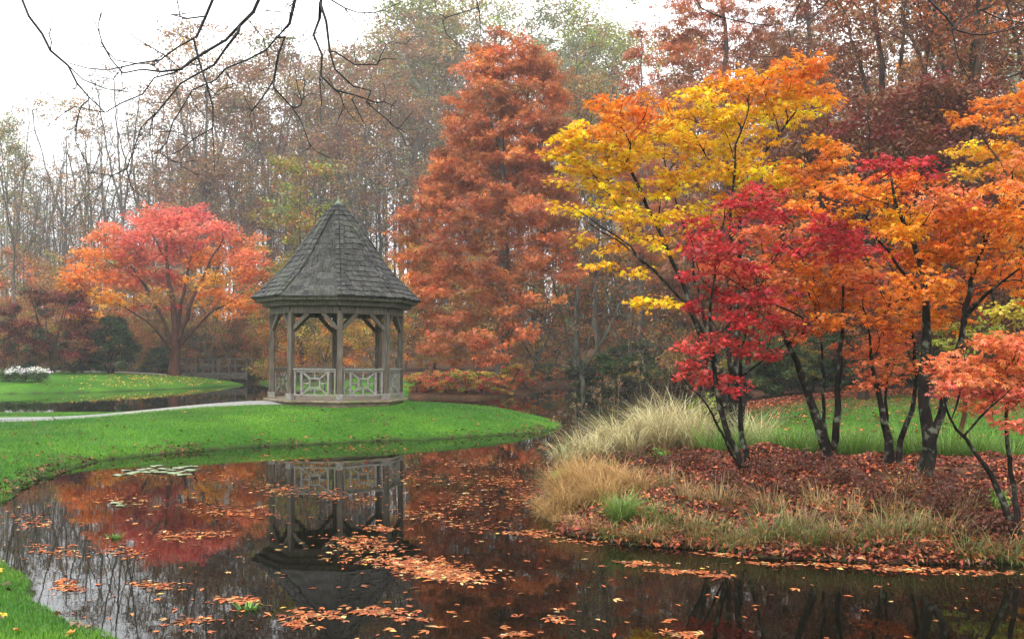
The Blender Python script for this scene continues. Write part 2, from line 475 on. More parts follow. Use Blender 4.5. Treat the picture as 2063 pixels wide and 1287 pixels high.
def tube_mesh(name, sk, mat, thick=0.03, kbig=7, ksm=3):
    P, par, r, main = sk
    n = len(P); ch = par >= 0
    d = np.zeros((n, 3)); d[ch] = unit(P[ch] - P[par[ch]])
    mainchild = np.full(n, -1)
    ii = np.where(main)[0]; mainchild[par[ii]] = ii
    d2 = d.copy(); has = mainchild >= 0
    d2[has] += d[mainchild[has]]; d2 = unit(d2)
    def frame(dd):
        ref = np.where(np.abs(dd[:, 2:3]) > 0.8, np.array([[0.0, 1.0, 0.0]]), np.array([[0.0, 0.0, 1.0]]))
        x = unit(np.cross(dd, ref)); return x, np.cross(dd, x)
    Vs, Fs, b = [], [], 0
    for big in (True, False):
        e = np.where(ch & ((r > thick) == big))[0]
        if not len(e): continue
        k = kbig if big else ksm
        a = np.arange(k) * 2 * np.pi / k; ca, sa_ = np.cos(a)[None, :, None], np.sin(a)[None, :, None]
        pe = par[e]; mn = main[e]
        dirt = d2[e]; dirb = np.where(mn[:, None] & (par[pe] >= 0)[:, None], d2[pe], d[e])
        # keep both ends in one frame family to avoid twist
        rt = r[e]; rb = np.where(mn, r[pe], np.minimum(r[pe], r[e] * 1.15))
        rings = []
        for cpos, dd, rr in ((P[pe], dirb, rb), (P[e], dirt, rt)):
            vert = np.abs(d[e][:, 2:3]) > 0.8
            ref = np.where(vert, np.array([[0.0, 1.0, 0.0]]), np.array([[0.0, 0.0, 1.0]]))
            x = unit(np.cross(dd, ref)); y = np.cross(dd, x)
            rings.append(cpos[:, None] + (x[:, None] * ca + y[:, None] * sa_) * rr[:, None, None])
        V = np.stack(rings, 1)  # e,2,k,3
        ne = len(e)
        i0 = np.arange(ne)[:, None] * 2 * k + np.arange(k)[None]; i1 = np.arange(ne)[:, None] * 2 * k + (np.arange(k)[None] + 1) % k
        F = np.stack([i0, i1, i1 + k, i0 + k], -1).reshape(-1, 4) + b
        Vs.append(V.reshape(-1, 3)); Fs.append(F); b += V.shape[0] * 2 * k
    return mesh_np(name, np.concatenate(Vs), [np.concatenate(Fs)], mat, None, True)

def ellipsoid_pts(n, c, r):
    u = unit(rng.normal(size=(n, 3))) * (rng.uniform(0.02, 1, n) ** (1 / 2.2))[:, None]
    return np.asarray(c) + u * np.asarray(r)

def clusters(pts, cols, n, rad, flat, cvar=0.12, lvar=0.16):
    """n leaves round every point in a flat disc; colours vary by clump and by leaf"""
    N = len(pts)
    cnt = np.maximum(1, rng.poisson(n, N))
    i = np.repeat(np.arange(N), cnt); M = len(i)
    off = unit(rng.normal(size=(M, 3))) * (rng.uniform(0, 1, M) ** .5)[:, None] * rad
    off[:, 2] *= flat
    tilt = rng.normal(0, 0.25, (N, 2))[i]
    off[:, 2] += off[:, 0] * tilt[:, 0] + off[:, 1] * tilt[:, 1]
    k = np.exp(rng.normal(0, cvar, (N, 1)))[i] * np.exp(rng.normal(0, lvar, (M, 1)))
    hue = np.exp(rng.normal(0, 0.15, (M, 3)) * np.array([.5, 1, .8]) + rng.normal(0, .11, (N, 3))[i] * np.array([.4, 1, .6]))
    return pts[i] + off, np.clip(np.asarray(cols)[i] * k * hue, 0, .95)

PAL = dict(yel=(0.92, 0.50, 0.010), ory=(0.86, 0.33, 0.010), org=(0.80, 0.225, 0.02), sal=(0.78, 0.215, 0.07), crim=(0.50, 0.034, 0.036),
           scar=(0.62, 0.065, 0.05), pink=(0.78, 0.175, 0.115), olive=(0.24, 0.19, 0.025), ygr=(0.26, 0.27, 0.03), rust=(0.46, 0.13, 0.032),
           brn=(0.25, 0.10, 0.04), dbrn=(0.15, 0.045, 0.022), grn=(0.06, 0.10, 0.02), dgrn=(0.018, 0.035, 0.012), tan=(0.38, 0.22, 0.07), pyel=(0.54, 0.40, 0.05),
           mar=(0.18, 0.022, 0.022), sage=(0.20, 0.22, 0.09), och=(0.38, 0.17, 0.03), gbr=(0.25, 0.145, 0.075))
PAL = {k: np.array(v) for k, v in PAL.items()}

def pads_to_pts(pads, Y, depth, spacing, kz=1.0):
    pts, cols = [], []
    for pd in pads:
        px, py, rx, ry, c = pd[:5]
        dens = pd[5] if len(pd) > 5 else 1.0
        y0 = Y + (pd[6] if len(pd) > 6 else rng.uniform(-.75, .75) * depth)
        ctr = at(px, py, y0); k = y0 / FPX
        r = np.array([rx * k, min(depth, max(rx * k, 0.3)) * .8, ry * k])
        n = max(3, int(dens * kz * 4.2 * r[0] * max(r[2], .12) * 1.6 / spacing ** 2))
        p = ellipsoid_pts(n, ctr, r)
        cc = PAL[c] if isinstance(c, str) else np.array(c)
        pts.append(p); cols.append(np.tile(cc, (n, 1)))
    return np.concatenate(pts), np.concatenate(cols)

def hand_tree(name, label, cat, base_px, Y, limbs_px, pads, depth, spacing, leaf, bark, nleaf=22, rad=.25, flat=.3, step=.3, tip=.005, lobes=3, group=None, base_z=None,
              tilt=.45, droop=.35, W=None, w=.22, extra=None, kz=1.0, cvar=.16, lvar=.2, mixf=.35, pw=1.0):
    b = at(base_px[0], base_px[1], Y)
    gz = ground(b[0], b[1]) - .06
    root = empty(name, (b[0], b[1], gz + .06), label, cat, group)
    limbs = []
    for lp, r0, r1 in limbs_px:
        q = []
        for k, p in enumerate(lp):
            dy = p[2] if len(p) > 2 else 0.0
            q.append(at(p[0], p[1], Y + dy))
        limbs.append([np.array(q), r0, r1])
    limbs[0][0][0] = (b[0], b[1], gz)
    for l_ in limbs[1:]:
        if abs(l_[0][0][2] - b[2]) < 0.12: l_[0][0][2] = gz
    pads = [(p[0], p[1], p[2] * pw, p[3] * pw, *p[4:]) for p in pads]
    pts, cols = pads_to_pts(pads, Y, depth, spacing, kz / pw ** 1.3)
    if extra is not None:
        pts = np.concatenate([pts, extra]);
    sk = skeleton(limbs, pts, step, w, tip=tip)
    org = np.array(root.location)
    sk = (sk[0] - org, *sk[1:])
    obj('trunk', tube_mesh('trunk', sk, bark), root)
    npt = len(cols); sw = np.where(rng.random(npt) < mixf)[0]
    if len(sw):
        dd = ((pts[sw][:, None] - pts[None, :npt]) ** 2).sum(-1) + rng.exponential((depth * .5) ** 2 + .2, (len(sw), npt))
        cols = cols.copy(); cols[sw] = cols[dd.argmin(1)]
    C, cc = clusters(pts[:npt], cols, nleaf, rad, flat, cvar, lvar)
    obj('crown', leaf_mesh(C - org, leaf * rng.lognormal(-.04, .24, len(C)), W or leaf * .5, cc, tilt, droop, lobes), root)
    return root

# ------------------------------------------------------------------ gazebo
def build_gazebo():
    gx, gy, gz = -5.3, 30.0, 0.86
    root = empty('gazebo', (gx, gy, gz), 'weathered grey octagonal wooden gazebo with shingled bell roof on the green lawn point', 'gazebo')
    root.rotation_euler = (0, R(0.55), 0)
    A0 = R(12.3); Rp = 1.915
    ang = [A0 + k * math.pi / 4 for k in range(8)]
    pos = lambda r, a, z: np.array([r * math.sin(a), -r * math.cos(a), z])
    # deck
    b = MB(); b.ring([(0.02, -.04), (2.16, -.04), (2.16, .02), (0.02, .02)], 8, A0); b.build('deck', M_DECK, root, .01)
    b = MB(); b.ring([(1.95, -.32), (2.02, -.32), (2.02, -.045), (1.95, -.045)], 8, A0); b.build('deck_skirt', M_DECK, root)
    for a in ang:
        b = MB(); rad = pos(1, a, 0)
        b.bar(pos(Rp, a, .02), pos(Rp, a, 2.56), .16, .16, rad)
        p = b.build('post', M_WOOD, root, .012)
        c = MB(); c.bar(pos(Rp, a, .021), pos(Rp, a, .20), .215, .215, rad); c.build('post_base', M_WOOD_RAIL, p, .012)
    for k in range(8):
        a, a2 = ang[k], ang[(k + 1) % 8]
        b = MB(); b.bar(pos(Rp, a, 2.60), pos(Rp, a2, 2.60), .15, .22); b.build('beam', M_WOOD, root, .01)
        for s in (0, 1):
            p0, p1 = (pos(Rp, a, 2.05), pos(Rp, a2, 2.05)) if s == 0 else (pos(Rp, a2, 2.05), pos(Rp, a, 2.05))
            d = unit(p1 - p0); nrm = np.array([d[1], -d[0], 0])
            b = MB(); b.bar(p0 + d * .06, p0 + d * .52 + np.array([0, 0, .46]), .11, .09, nrm); b.build('brace', M_WOOD, root, .008)
    # railings, all but the entrance face
    for k in range(8):
        if k == 6: continue
        a, a2 = ang[k], ang[(k + 1) % 8]
        p, q = pos(Rp, a, 0), pos(Rp, a2, 0); d = unit(q - p); L = np.linalg.norm(q - p)
        p, q = p + d * .088, q - d * .088; L -= .176
        z = lambda h: np.array([0, 0, h])
        b = MB(); b.bar(p + z(.90), q + z(.90), .13, .045)
        rl = b.build('railing', M_WOOD_RAIL, root, .006)
        b = MB(); b.bar(p + z(.16), q + z(.16), .07, .06); b.build('bottom_rail', M_WOOD_RAIL, rl, .006)
        b = MB(); b.bar(p + z(.845), q + z(.845), .06, .055); b.build('upper_rail', M_WOOD_RAIL, rl, .006)
        b = MB(); nrm = np.array([d[1], -d[0], 0]); P = lambda u, h: p + d * L * u + z(h)
        t = .045
        lo, hi = .19, .818
        for u in (.035, .965): b.bar(P(u, lo), P(u, hi), .05, .05, nrm)
        for u in (.19, .81): b.bar(P(u, lo), P(u, hi), .06, .05, nrm)
        # sunburst: a small square frame in the middle with bars to the edges
        cu, ch = .5, .505; hw, hh = .115, .135
        for sx in (-1, 1): b.bar(P(cu + sx * hw, ch - hh), P(cu + sx * hw, ch + hh), t, t + .006, nrm)
        for sz in (-1, 1): b.bar(P(cu - hw, ch + sz * hh), P(cu + hw, ch + sz * hh), t, t, nrm)
        for sx in (-1, 1):
            b.bar(P(cu + sx * hw, ch), P(cu + sx * .295, ch), t * .8, t * .8, nrm)
            for sz in (-1, 1):
                b.bar(P(cu + sx * hw, ch + sz * hh), P(cu + sx * .285, ch + sz * .305), t, t * .9, nrm)
        for sz in (-1, 1): b.bar(P(cu, ch + sz * hh), P(cu, lo if sz < 0 else hi), t * .8, t * .8, nrm)
        b.build('lattice', M_WOOD_RAIL, rl)
    # eave box
    b = MB(); b.ring([(2.0, 2.712), (2.20, 2.712), (2.24, 2.86), (2.0, 2.86)], 8, A0); b.build('frieze', M_WOOD, root, .008)
    b = MB(); b.ring([(2.36, 2.84), (2.42, 2.86), (2.45, 2.985), (2.38, 2.985)], 8, A0); b.build('fascia', M_WOOD, root, .006)
    b = MB(); b.ring([(.3, 2.94), (2.37, 2.86), (2.37, 2.89), (.3, 2.97)], 8, A0); b.build('soffit', M_BARK_BROWN, root)  # darker than the other timber: shade under the eaves put into its colour
    # roof: bell profile, courses of separate shingles
    prof = np.array([(2.52, 2.965), (1.93, 3.50), (1.45, 4.02), (.98, 4.73), (.36, 5.58), (.075, 5.89)])
    seg = np.r_[0, np.cumsum(np.linalg.norm(np.diff(prof, axis=0), axis=1))]; S = seg[-1]
    f = lambda s: np.array([np.interp(s, seg, prof[:, 0]), np.interp(s, seg, prof[:, 1])])
    sm = lambda s: (f(max(0, s - .15)) + f(s) * 2 + f(min(S, s + .15))) / 4 if .15 < s < S - .15 else f(s)
    b = MB(); m = MB()
    ss_ = np.linspace(0, S, 24)
    for k in range(8):
        a, a2 = ang[k], ang[(k + 1) % 8]
        vs = []
        for s in ss_:
            r, zz = sm(s); vs += [pos(r - .02, a, zz - .015), pos(r - .02, a2, zz - .015)]
        m.add(vs, [(2 * i, 2 * i + 1, 2 * i + 3, 2 * i + 2) for i in range(len(ss_) - 1)])
    roof = m.build('roof', M_SHINGLE, root)
    ncourse = 17; ex = (S - .12) / ncourse
    for k in range(8):
        a, a2 = ang[k], ang[(k + 1) % 8]
        for i in range(ncourse):
            s0 = i * ex; s1 = min(S, s0 + ex * 1.7)
            (r0, z0), (r1, z1) = sm(s0), sm(s1)
            chord = 2 * r0 * math.sin(math.pi / 8)
            us = [0.0]; odd = random.uniform(.05, .2)
            while us[-1] < 1: us.append(us[-1] + random.uniform(.10, .24) / max(chord, .12))
            us[-1] = 1.0
            amid = (a + a2) / 2; slope = unit(np.array([r1 - r0, z1 - z0])); nr = pos(-slope[1] * -1, amid, 0) ; nr = np.array([math.sin(amid) * slope[1], -math.cos(amid) * slope[1], -slope[0]])
            B0, B1, T0, T1 = pos(r0, a, z0), pos(r0, a2, z0), pos(r1, a, z1), pos(r1, a2, z1)
            for u0, u1 in zip(us[:-1], us[1:]):
                g = .006 / max(chord, .1)
                e = random.uniform(-.018, .018); th = random.uniform(.030, .052)
                dn = unit(B0 - T0 + B1 - T1)
                x0, x1 = min(u0 + g, u1), u1 - g * .5
                if x1 - x0 < .01: continue
                bl, br = B0 + (B1 - B0) * x0 + dn * e, B0 + (B1 - B0) * x1 + dn * e
                tl, tr = T0 + (T1 - T0) * x0, T0 + (T1 - T0) * x1
                b.add([bl + nr * th, br + nr * th, tr + nr * .006, tl + nr * .006, bl, br],
                      [(0, 1, 2, 3), (4, 5, 1, 0), (4, 0, 3), (5, 2, 1)])
    b.build('shingles', M_SHINGLE, roof)
    c = MB()
    for k in range(8):
        a = ang[k]
        nc = 20; exc = S / nc
        for i in range(nc):
            s0, s1 = i * exc, min(S, (i + 1.35) * exc)
            (r0, z0), (r1, z1) = sm(s0), sm(s1)
            hw0 = min(.115, r0 * .39); hw1 = min(.115, r1 * .39)
            for sg in (-1, 1):
                am = a + sg * math.pi / 8; tang = np.array([math.cos(am), math.sin(am), 0]) * sg
                sl = unit(np.array([r1 - r0, z1 - z0])); nr = np.array([math.sin(am) * sl[1], -math.cos(am) * sl[1], -sl[0]])
                th = .05 + random.uniform(0, .008)
                P0, P1 = pos(r0, a, z0), pos(r1, a, z1)
                j = random.uniform(-.012, .012)
                q = [P0 + nr * th, P0 + tang * (hw0 + j) + nr * th, P1 + tang * (hw1 + j) + nr * (th - .025), P1 + nr * (th - .025)]
                q += [v - nr * .03 for v in q]
                c.add(q, [(0, 1, 2, 3), (0, 4, 5, 1), (1, 5, 6, 2)])
    c.build('hip_cap', M_SHINGLE, roof)
    # finial
    d = MB(); N = 12
    pr = [(.15, 5.84), (.14, 5.88), (.08, 5.92), (.045, 5.98), (.026, 6.06), (.006, 6.19)]
    vs, fs = [], []
    for r, z_ in pr:
        for i in range(N): vs.append((r * math.cos(i * 2 * math.pi / N), r * math.sin(i * 2 * math.pi / N), z_))
    for j in range(len(pr) - 1):
        for i in range(N): fs.append((j * N + i, j * N + (i + 1) % N, (j + 1) * N + (i + 1) % N, (j + 1) * N + i))
    d.add(vs, fs); d.build('finial', M_COPPER, root)
build_gazebo()

# ------------------------------------------------------------------ footbridge
def build_bridge():
    Y = 79.5; x0, x1 = at(362, 0, Y)[0], at(497, 0, Y)[0]; z0 = .86
    root = empty('footbridge', ((x0 + x1) / 2, Y, z0), 'small dark brown wooden footbridge with rail and posts behind the red tree', 'bridge')
    ox = (x0 + x1) / 2; h = (x1 - x0) / 2
    b = MB(); b.bar((-h, .9, -.05), (h, .9, -.05), 1.9, .1); b.build('deck', M_BRIDGE, root)
    for y in (0.0, 1.8):
        b = MB(); b.bar((-h, y, -.28), (h, y, -.28), .16, .36); b.build('girder', M_BRIDGE, root)
        b = MB(); b.bar((-h - .1, y, 1.1), (h + .1, y, 1.1), .16, .09); b.build('handrail', M_BRIDGE, root)
        b = MB(); b.bar((-h, y, .55), (h, y, .55), .06, .12); b.build('mid_rail', M_BRIDGE, root)
        for i in range(5):
            xx = -h + 2 * h * i / 4
            b = MB(); b.bar((xx, y - .09, -.6), (xx, y - .09, 1.06), .17, .14, (0, 1, 0)); b.build('post', M_BRIDGE, root)
build_bridge()

# ------------------------------------------------------------------ the maples on the island
PX = {}
hand_tree('yellow_maple', 'tall vase-shaped maple with golden yellow and orange leaves behind the straw grasses', 'tree', (1468, 885), 19.4,
    [([(1468, 885), (1452, 780), (1425, 690), (1390, 610), (1345, 500), (1300, 400, .3), (1255, 320, .5), (1240, 255, .6)], .075, .012),
     ([(1476, 885), (1470, 700, -.3), (1468, 560, -.5), (1476, 400, -.6), (1482, 290, -.6), (1505, 235, -.5)], .07, .012),
     ([(1484, 885), (1484, 640, .3), (1494, 400, .4), (1540, 312, .4), (1585, 252, .5), (1632, 172, .5)], .07, .012),
     ([(1460, 885), (1425, 720, -.4), (1400, 640, -.8), (1345, 570, -1), (1250, 489, -1.2), (1185, 449, -1.3)], .06, .01),
     ([(1472, 885), (1440, 740, .6), (1400, 560, 1.2), (1370, 430, 1.4), (1340, 330, 1.6)], .06, .01),
     ([(1488, 885), (1510, 700, .5), (1545, 540, .8), (1600, 420, 1), (1660, 350, 1.1)], .06, .01),
     ([(1400, 640, -.8), (1365, 612, -.9), (1310, 610, -1), (1275, 612, -1)], .02, .006),
     ([(1330, 560, -1), (1290, 520, -1.4), (1240, 470, -1.7), (1150, 415, -1.8)], .03, .008)],
    [(1275, 235, 75, 34, 'org'), (1200, 270, 75, 28, 'ory'), (1225, 215, 45, 16, 'org'), (1150, 300, 45, 32, 'yel'), (1230, 320, 80, 34, 'yel'), (1330, 290, 85, 40, 'yel'), (1420, 225, 80, 36, 'yel'),
     (1480, 180, 70, 30, 'ory'), (1570, 165, 70, 34, 'ory'), (1640, 140, 55, 22, 'org'), (1660, 195, 40, 20, 'org'), (1570, 225, 80, 32, 'yel'), (1470, 285, 90, 36, 'yel'),
     (1380, 360, 80, 32, 'yel'), (1270, 395, 75, 28, 'yel'), (1170, 355, 52, 22, 'yel'), (1150, 425, 42, 12, 'yel', .7), (1520, 350, 80, 32, 'yel'), (1600, 375, 60, 30, 'org', .8),
     (1665, 290, 42, 12, 'ory'), (1640, 335, 60, 16, 'org'), (1685, 312, 32, 10, 'org'), (1300, 440, 65, 20, 'yel'), (1420, 430, 65, 24, 'yel', .8), (1240, 430, 34, 14, 'yel'), (1500, 410, 60, 22, 'ory', .7),
     (1225, 500, 40, 14, 'yel', .35), (1310, 610, 54, 8, 'yel', 1.5, -1), (1280, 550, 25, 7, 'yel', .6), (1210, 540, 30, 8, 'yel', .3), (1340, 500, 50, 18, 'yel', .4), (1290, 480, 34, 10, 'yel', .6), (1180, 480, 30, 8, 'yel', .3), (1380, 480, 40, 14, 'ory', .4)],
    1.5, .235, .085, M_BARK_DARK, nleaf=25, rad=.27, flat=.28, lobes=5, W=.026, pw=1.2, mixf=.22)

hand_tree('crimson_maple', 'crimson red Japanese maple leaning left over the leaf mound, drooping low', 'tree', (1508, 957), 14.0,
    [([(1508, 957), (1476, 895), (1455, 845), (1440, 760), (1430, 650), (1440, 560), (1450, 470)], .05, .012),
     ([(1500, 957), (1461, 886, -.2), (1439, 839, -.3), (1411, 802, -.5), (1371, 755, -.6)], .035, .008),
     ([(1512, 952), (1490, 860, .2), (1490, 740, .4), (1510, 620, .5), (1560, 520, .6), (1600, 460, .6)], .045, .01),
     ([(1490, 760, .4), (1530, 730, .2), (1570, 705, 0), (1600, 680, 0)], .02, .007)],
    [(1450, 695, 78, 20, 'scar'), (1530, 712, 38, 20, 'crim'), (1420, 765, 48, 18, 'scar'), (1480, 780, 30, 18, 'crim'), (1400, 735, 34, 10, 'scar'), (1430, 455, 60, 20, 'crim'), (1490, 415, 70, 20, 'crim'),
     (1395, 490, 34, 16, 'crim'), (1450, 500, 75, 24, 'crim'), (1560, 430, 55, 22, 'crim'), (1415, 560, 42, 20, 'crim', .8), (1500, 545, 60, 22, 'crim'), (1440, 612, 62, 28, 'crim', .8), (1550, 600, 70, 22, 'crim'),
     (1500, 650, 55, 22, 'crim'), (1610, 500, 50, 22, 'crim'), (1660, 455, 45, 24, 'crim'), (1700, 505, 42, 30, 'crim'), (1590, 650, 45, 22, 'scar'), (1530, 385, 40, 14, 'crim', .7)],
    .75, .155, .056, M_BARK_DARK, nleaf=19, rad=.18, flat=.28, step=.2, tip=.0035, lobes=5, W=.017, pw=1.2)

hand_tree('orange_maple', 'orange-leaved maple with forked lichened dark trunk, left of the three on the mound', 'tree', (1668, 947), 14.5,
    [([(1668, 947), (1664, 905), (1655, 880), (1640, 825), (1612, 750), (1592, 690), (1560, 650), (1530, 590)], .085, .013),
     ([(1668, 905), (1658, 840, .3), (1660, 740, .4), (1650, 640, .5), (1640, 560, .6)], .035, .012),
     ([(1676, 915), (1684, 860), (1690, 780), (1690, 700), (1702, 610), (1700, 520)], .06, .012),
     ([(1592, 690), (1640, 650, -.4), (1580, 620, -.5), (1500, 580, -.6), (1440, 545, -.7)], .025, .008)],
    [(1480, 535, 65, 26, 'sal'), (1555, 565, 60, 20, 'sal'), (1600, 530, 62, 26, 'org'), (1640, 565, 70, 24, 'org'), (1700, 590, 60, 24, 'org'), (1580, 475, 58, 24, 'sal'), (1640, 425, 50, 22, 'org'),
     (1520, 480, 45, 18, 'sal', .7), (1620, 610, 70, 20, 'org'), (1680, 650, 60, 22, 'org'), (1560, 640, 55, 16, 'sal', .8), (1640, 500, 50, 20, 'sal', .8), (1700, 540, 60, 24, 'org'), (1600, 680, 45, 14, 'sal', .6)],
    .8, .165, .06, M_BARK_DARK, nleaf=18, rad=.19, flat=.28, step=.22, tip=.0035, lobes=5, W=.018, pw=1.25)

hand_tree('orange_maple', 'slender twin-stemmed maple with salmon orange leaves, middle of the three on the mound', 'tree', (1795, 952), 14.4,
    [([(1795, 952), (1792, 900), (1783, 850), (1768, 800), (1756, 740), (1750, 660)], .07, .014),
     ([(1800, 945), (1812, 890), (1838, 825), (1850, 770), (1840, 690), (1830, 600)], .05, .012),
     ([(1785, 870), (1785, 800, .3), (1790, 720, .4), (1790, 620, .4)], .03, .01)],
    [(1780, 735, 68, 26, 'sal'), (1740, 700, 50, 20, 'sal'), (1810, 640, 66, 30, 'org'), (1830, 590, 55, 28, 'org'), (1740, 610, 55, 28, 'org'), (1770, 560, 55, 25, 'sal'), (1730, 480, 55, 25, 'crim'), (1790, 680, 60, 22, 'sal'),
     (1760, 770, 40, 18, 'sal', .8), (1720, 560, 40, 26, 'sal'), (1800, 510, 40, 22, 'crim', .8)],
    .7, .165, .06, M_BARK_DARK, nleaf=18, rad=.19, flat=.28, step=.22, tip=.0035, lobes=5, W=.018, pw=1.25)

hand_tree('orange_maple', 'large orange maple with the thickest dark V-forked trunk at the right of the mound', 'tree', (1860, 988), 13.0,
    [([(1860, 988), (1868, 930), (1880, 890), (1868, 850), (1856, 790), (1868, 700), (1864, 600), (1858, 540), (1832, 470), (1802, 400), (1790, 330)], .095, .014),
     ([(1880, 895), (1900, 835), (1912, 760), (1928, 710), (1945, 640), (1958, 550), (2000, 460), (2040, 360)], .06, .014),
     ([(1945, 640), (1975, 600, -.3), (2020, 562, -.5), (2055, 540, -.6)], .04, .012),
     ([(1862, 600), (1810, 540, .4), (1760, 470, .6), (1720, 400, .7)], .03, .01)],
    [(1850, 445, 68, 28, 'ory'), (1820, 470, 45, 22, 'ory'), (1810, 375, 60, 28, 'org'), (1720, 385, 58, 28, 'org'), (1760, 430, 58, 28, 'ory'), (1900, 510, 70, 34, 'org'), (1960, 490, 58, 38, 'org'), (2000, 420, 58, 38, 'org'),
     (2040, 470, 45, 40, 'org'), (1850, 575, 58, 30, 'org'), (1930, 590, 58, 28, 'org'), (1890, 640, 62, 26, 'org'), (2010, 555, 60, 24, 'org', .8), (2045, 350, 32, 32, 'sal'), (1800, 335, 60, 18, 'crim'),
     (1860, 340, 45, 16, 'crim'), (1900, 400, 60, 28, 'sal'), (1940, 440, 50, 26, 'sal'), (1680, 375, 40, 20, 'org', .8), (1910, 450, 50, 22, 'org'), (2070, 560, 40, 50, 'org'), (2060, 420, 40, 40, 'org'), (1850, 520, 50, 24, 'org')],
    .8, .155, .06, M_BARK_DARK, nleaf=18, rad=.18, flat=.28, step=.2, tip=.0035, lobes=5, W=.018, pw=1.25)

hand_tree('pink_maple', 'leaning maple with two dark stems and coral pink leaves at the right edge', 'tree', (2044, 1052), 10.6,
    [([(2044, 1052), (2022, 1005), (1992, 955), (1962, 905), (1932, 870), (1906, 835), (1900, 790)], .045, .010),
     ([(2050, 1050), (2042, 985, .2), (2034, 900, .2), (2024, 850, .2), (2030, 760, .2), (2020, 690, .2)], .04, .01),
     ([(1940, 880), (1975, 840, -.2), (2005, 805, -.3), (2040, 780, -.3)], .018, .006),
     ([(1915, 850), (1935, 800), (1950, 750), (1940, 700)], .015, .005)],
    [(1930, 740, 55, 28, 'sal'), (1960, 790, 48, 22, 'pink'), (2010, 740, 50, 30, 'sal'), (2045, 790, 35, 30, 'pink'), (2045, 855, 32, 18, 'pink'), (1905, 785, 30, 14, 'pink', .8), (2005, 690, 50, 18, 'sal'), (2045, 700, 30, 24, 'sal'),
     (1950, 760, 40, 20, 'sal'), (1985, 820, 30, 12, 'sal', .6), (2060, 740, 30, 60, 'sal')],
    .45, .10, .055, M_BARK_DARK, nleaf=13, rad=.14, flat=.35, step=.15, tip=.003, lobes=5, W=.016, pw=1.2)

hand_tree('slender_maple', 'thin straight reddish stem with sparse yellow-green leaves behind the thick-trunked maple', 'tree', (1928, 938), 17.5,
    [([(1928, 938), (1935, 860), (1950, 760), (1965, 640), (1968, 560)], .05, .02),
     ([(1950, 740), (1990, 690), (2030, 640), (2063, 600)], .025, .008)],
    [(2025, 635, 50, 24, 'pyel'), (1985, 675, 45, 18, 'ygr'), (1960, 655, 35, 16, 'ygr', .7), (2045, 610, 32, 16, 'pyel'), (1945, 700, 40, 18, 'ygr', .6), (1900, 680, 40, 20, 'ygr', .5)],
    .9, .2, .07, M_BARK_RED, nleaf=20, rad=.2, flat=.3)

hand_tree('golden_maple', 'golden orange maple reaching in high at the right edge against brown oaks', 'tree', (2105, 850), 25.0,
    [([(2105, 850), (2100, 700), (2085, 560), (2060, 440), (2020, 340), (1970, 260)], .12, .02),
     ([(2090, 560), (2100, 400), (2080, 280), (2050, 200)], .06, .015)],
    [(1960, 240, 50, 14, 'org'), (2010, 215, 50, 18, 'org'), (2045, 250, 36, 18, 'ory'), (1955, 300, 42, 14, 'yel'), (2020, 300, 48, 16, 'ory'), (1945, 348, 36, 10, 'yel'), (1985, 345, 40, 10, 'ory'), (2050, 330, 40, 18, 'org'), (2070, 200, 40, 25, 'org'), (2100, 350, 60, 60, 'ory'), (2090, 480, 60, 50, 'ory')],
    1.6, .3, .10, M_BARK_BROWN, nleaf=30, rad=.32, flat=.28, lobes=5, W=.03, pw=1.2)

# ------------------------------------------------------------------ the red tree across the channel
hand_tree('red_tree', 'broad spreading tree with pink red to orange leaves and reddish trunk on the far lawn', 'tree', (350, 757), 75.0,
    [([(350, 760), (352, 720), (355, 690), (352, 640), (340, 560), (330, 480)], .36, .06),
     ([(354, 700), (372, 650, -.5), (395, 590, -1), (420, 530, -1), (450, 480, -1)], .2, .05),
     ([(352, 700), (335, 660, .5), (305, 600, 1), (270, 540, 1.5), (230, 500, 2)], .18, .05),
     ([(355, 690), (362, 620, 1), (380, 540, 1.5), (400, 470, 2)], .18, .05),
     ([(352, 720), (330, 680, -1), (290, 640, -2), (230, 610, -2.5)], .14, .04),
     ([(356, 710), (390, 660, .5), (440, 620, 1), (490, 590, 1)], .14, .04)],
    [(310, 440, 55, 26, 'pink'), (385, 435, 45, 22, (.76, .125, .115)), (260, 470, 55, 24, 'pink'), (330, 470, 70, 26, 'pink'), (430, 465, 50, 22, 'pink'), (205, 475, 35, 18, 'sal'), (480, 490, 45, 24, 'sal'),
     (215, 520, 55, 24, 'org'), (290, 510, 60, 26, 'pink'), (360, 505, 60, 22, 'scar'), (430, 520, 55, 22, 'org'), (500, 520, 36, 22, 'sal'), (170, 560, 45, 22, 'org'), (235, 560, 55, 22, 'sal'), (310, 560, 55, 22, 'scar', .8),
     (420, 560, 40, 16, 'ory', .8), (490, 555, 40, 20, 'org', .8), (160, 600, 34, 16, 'och'), (215, 600, 45, 18, 'ory'), (290, 595, 40, 16, 'och', .7), (440, 600, 46, 16, 'org'), (490, 610, 40, 16, 'org'), (510, 560, 28, 18, 'sal', .8), (170, 640, 34, 18, 'ory'), (215, 650, 34, 14, 'och'), (330, 620, 40, 12, 'scar', .6), (260, 625, 34, 12, 'sal', .7),
     (145, 575, 22, 14, 'org'), (520, 600, 25, 14, 'org', .8), (355, 450, 35, 16, 'pink'), (470, 630, 30, 10, 'org', .7)],
    6.0, .72, .24, M_BARK_RED, nleaf=40, rad=.9, flat=.4, step=.8, tip=.012, lobes=3, W=.07, pw=1.15)

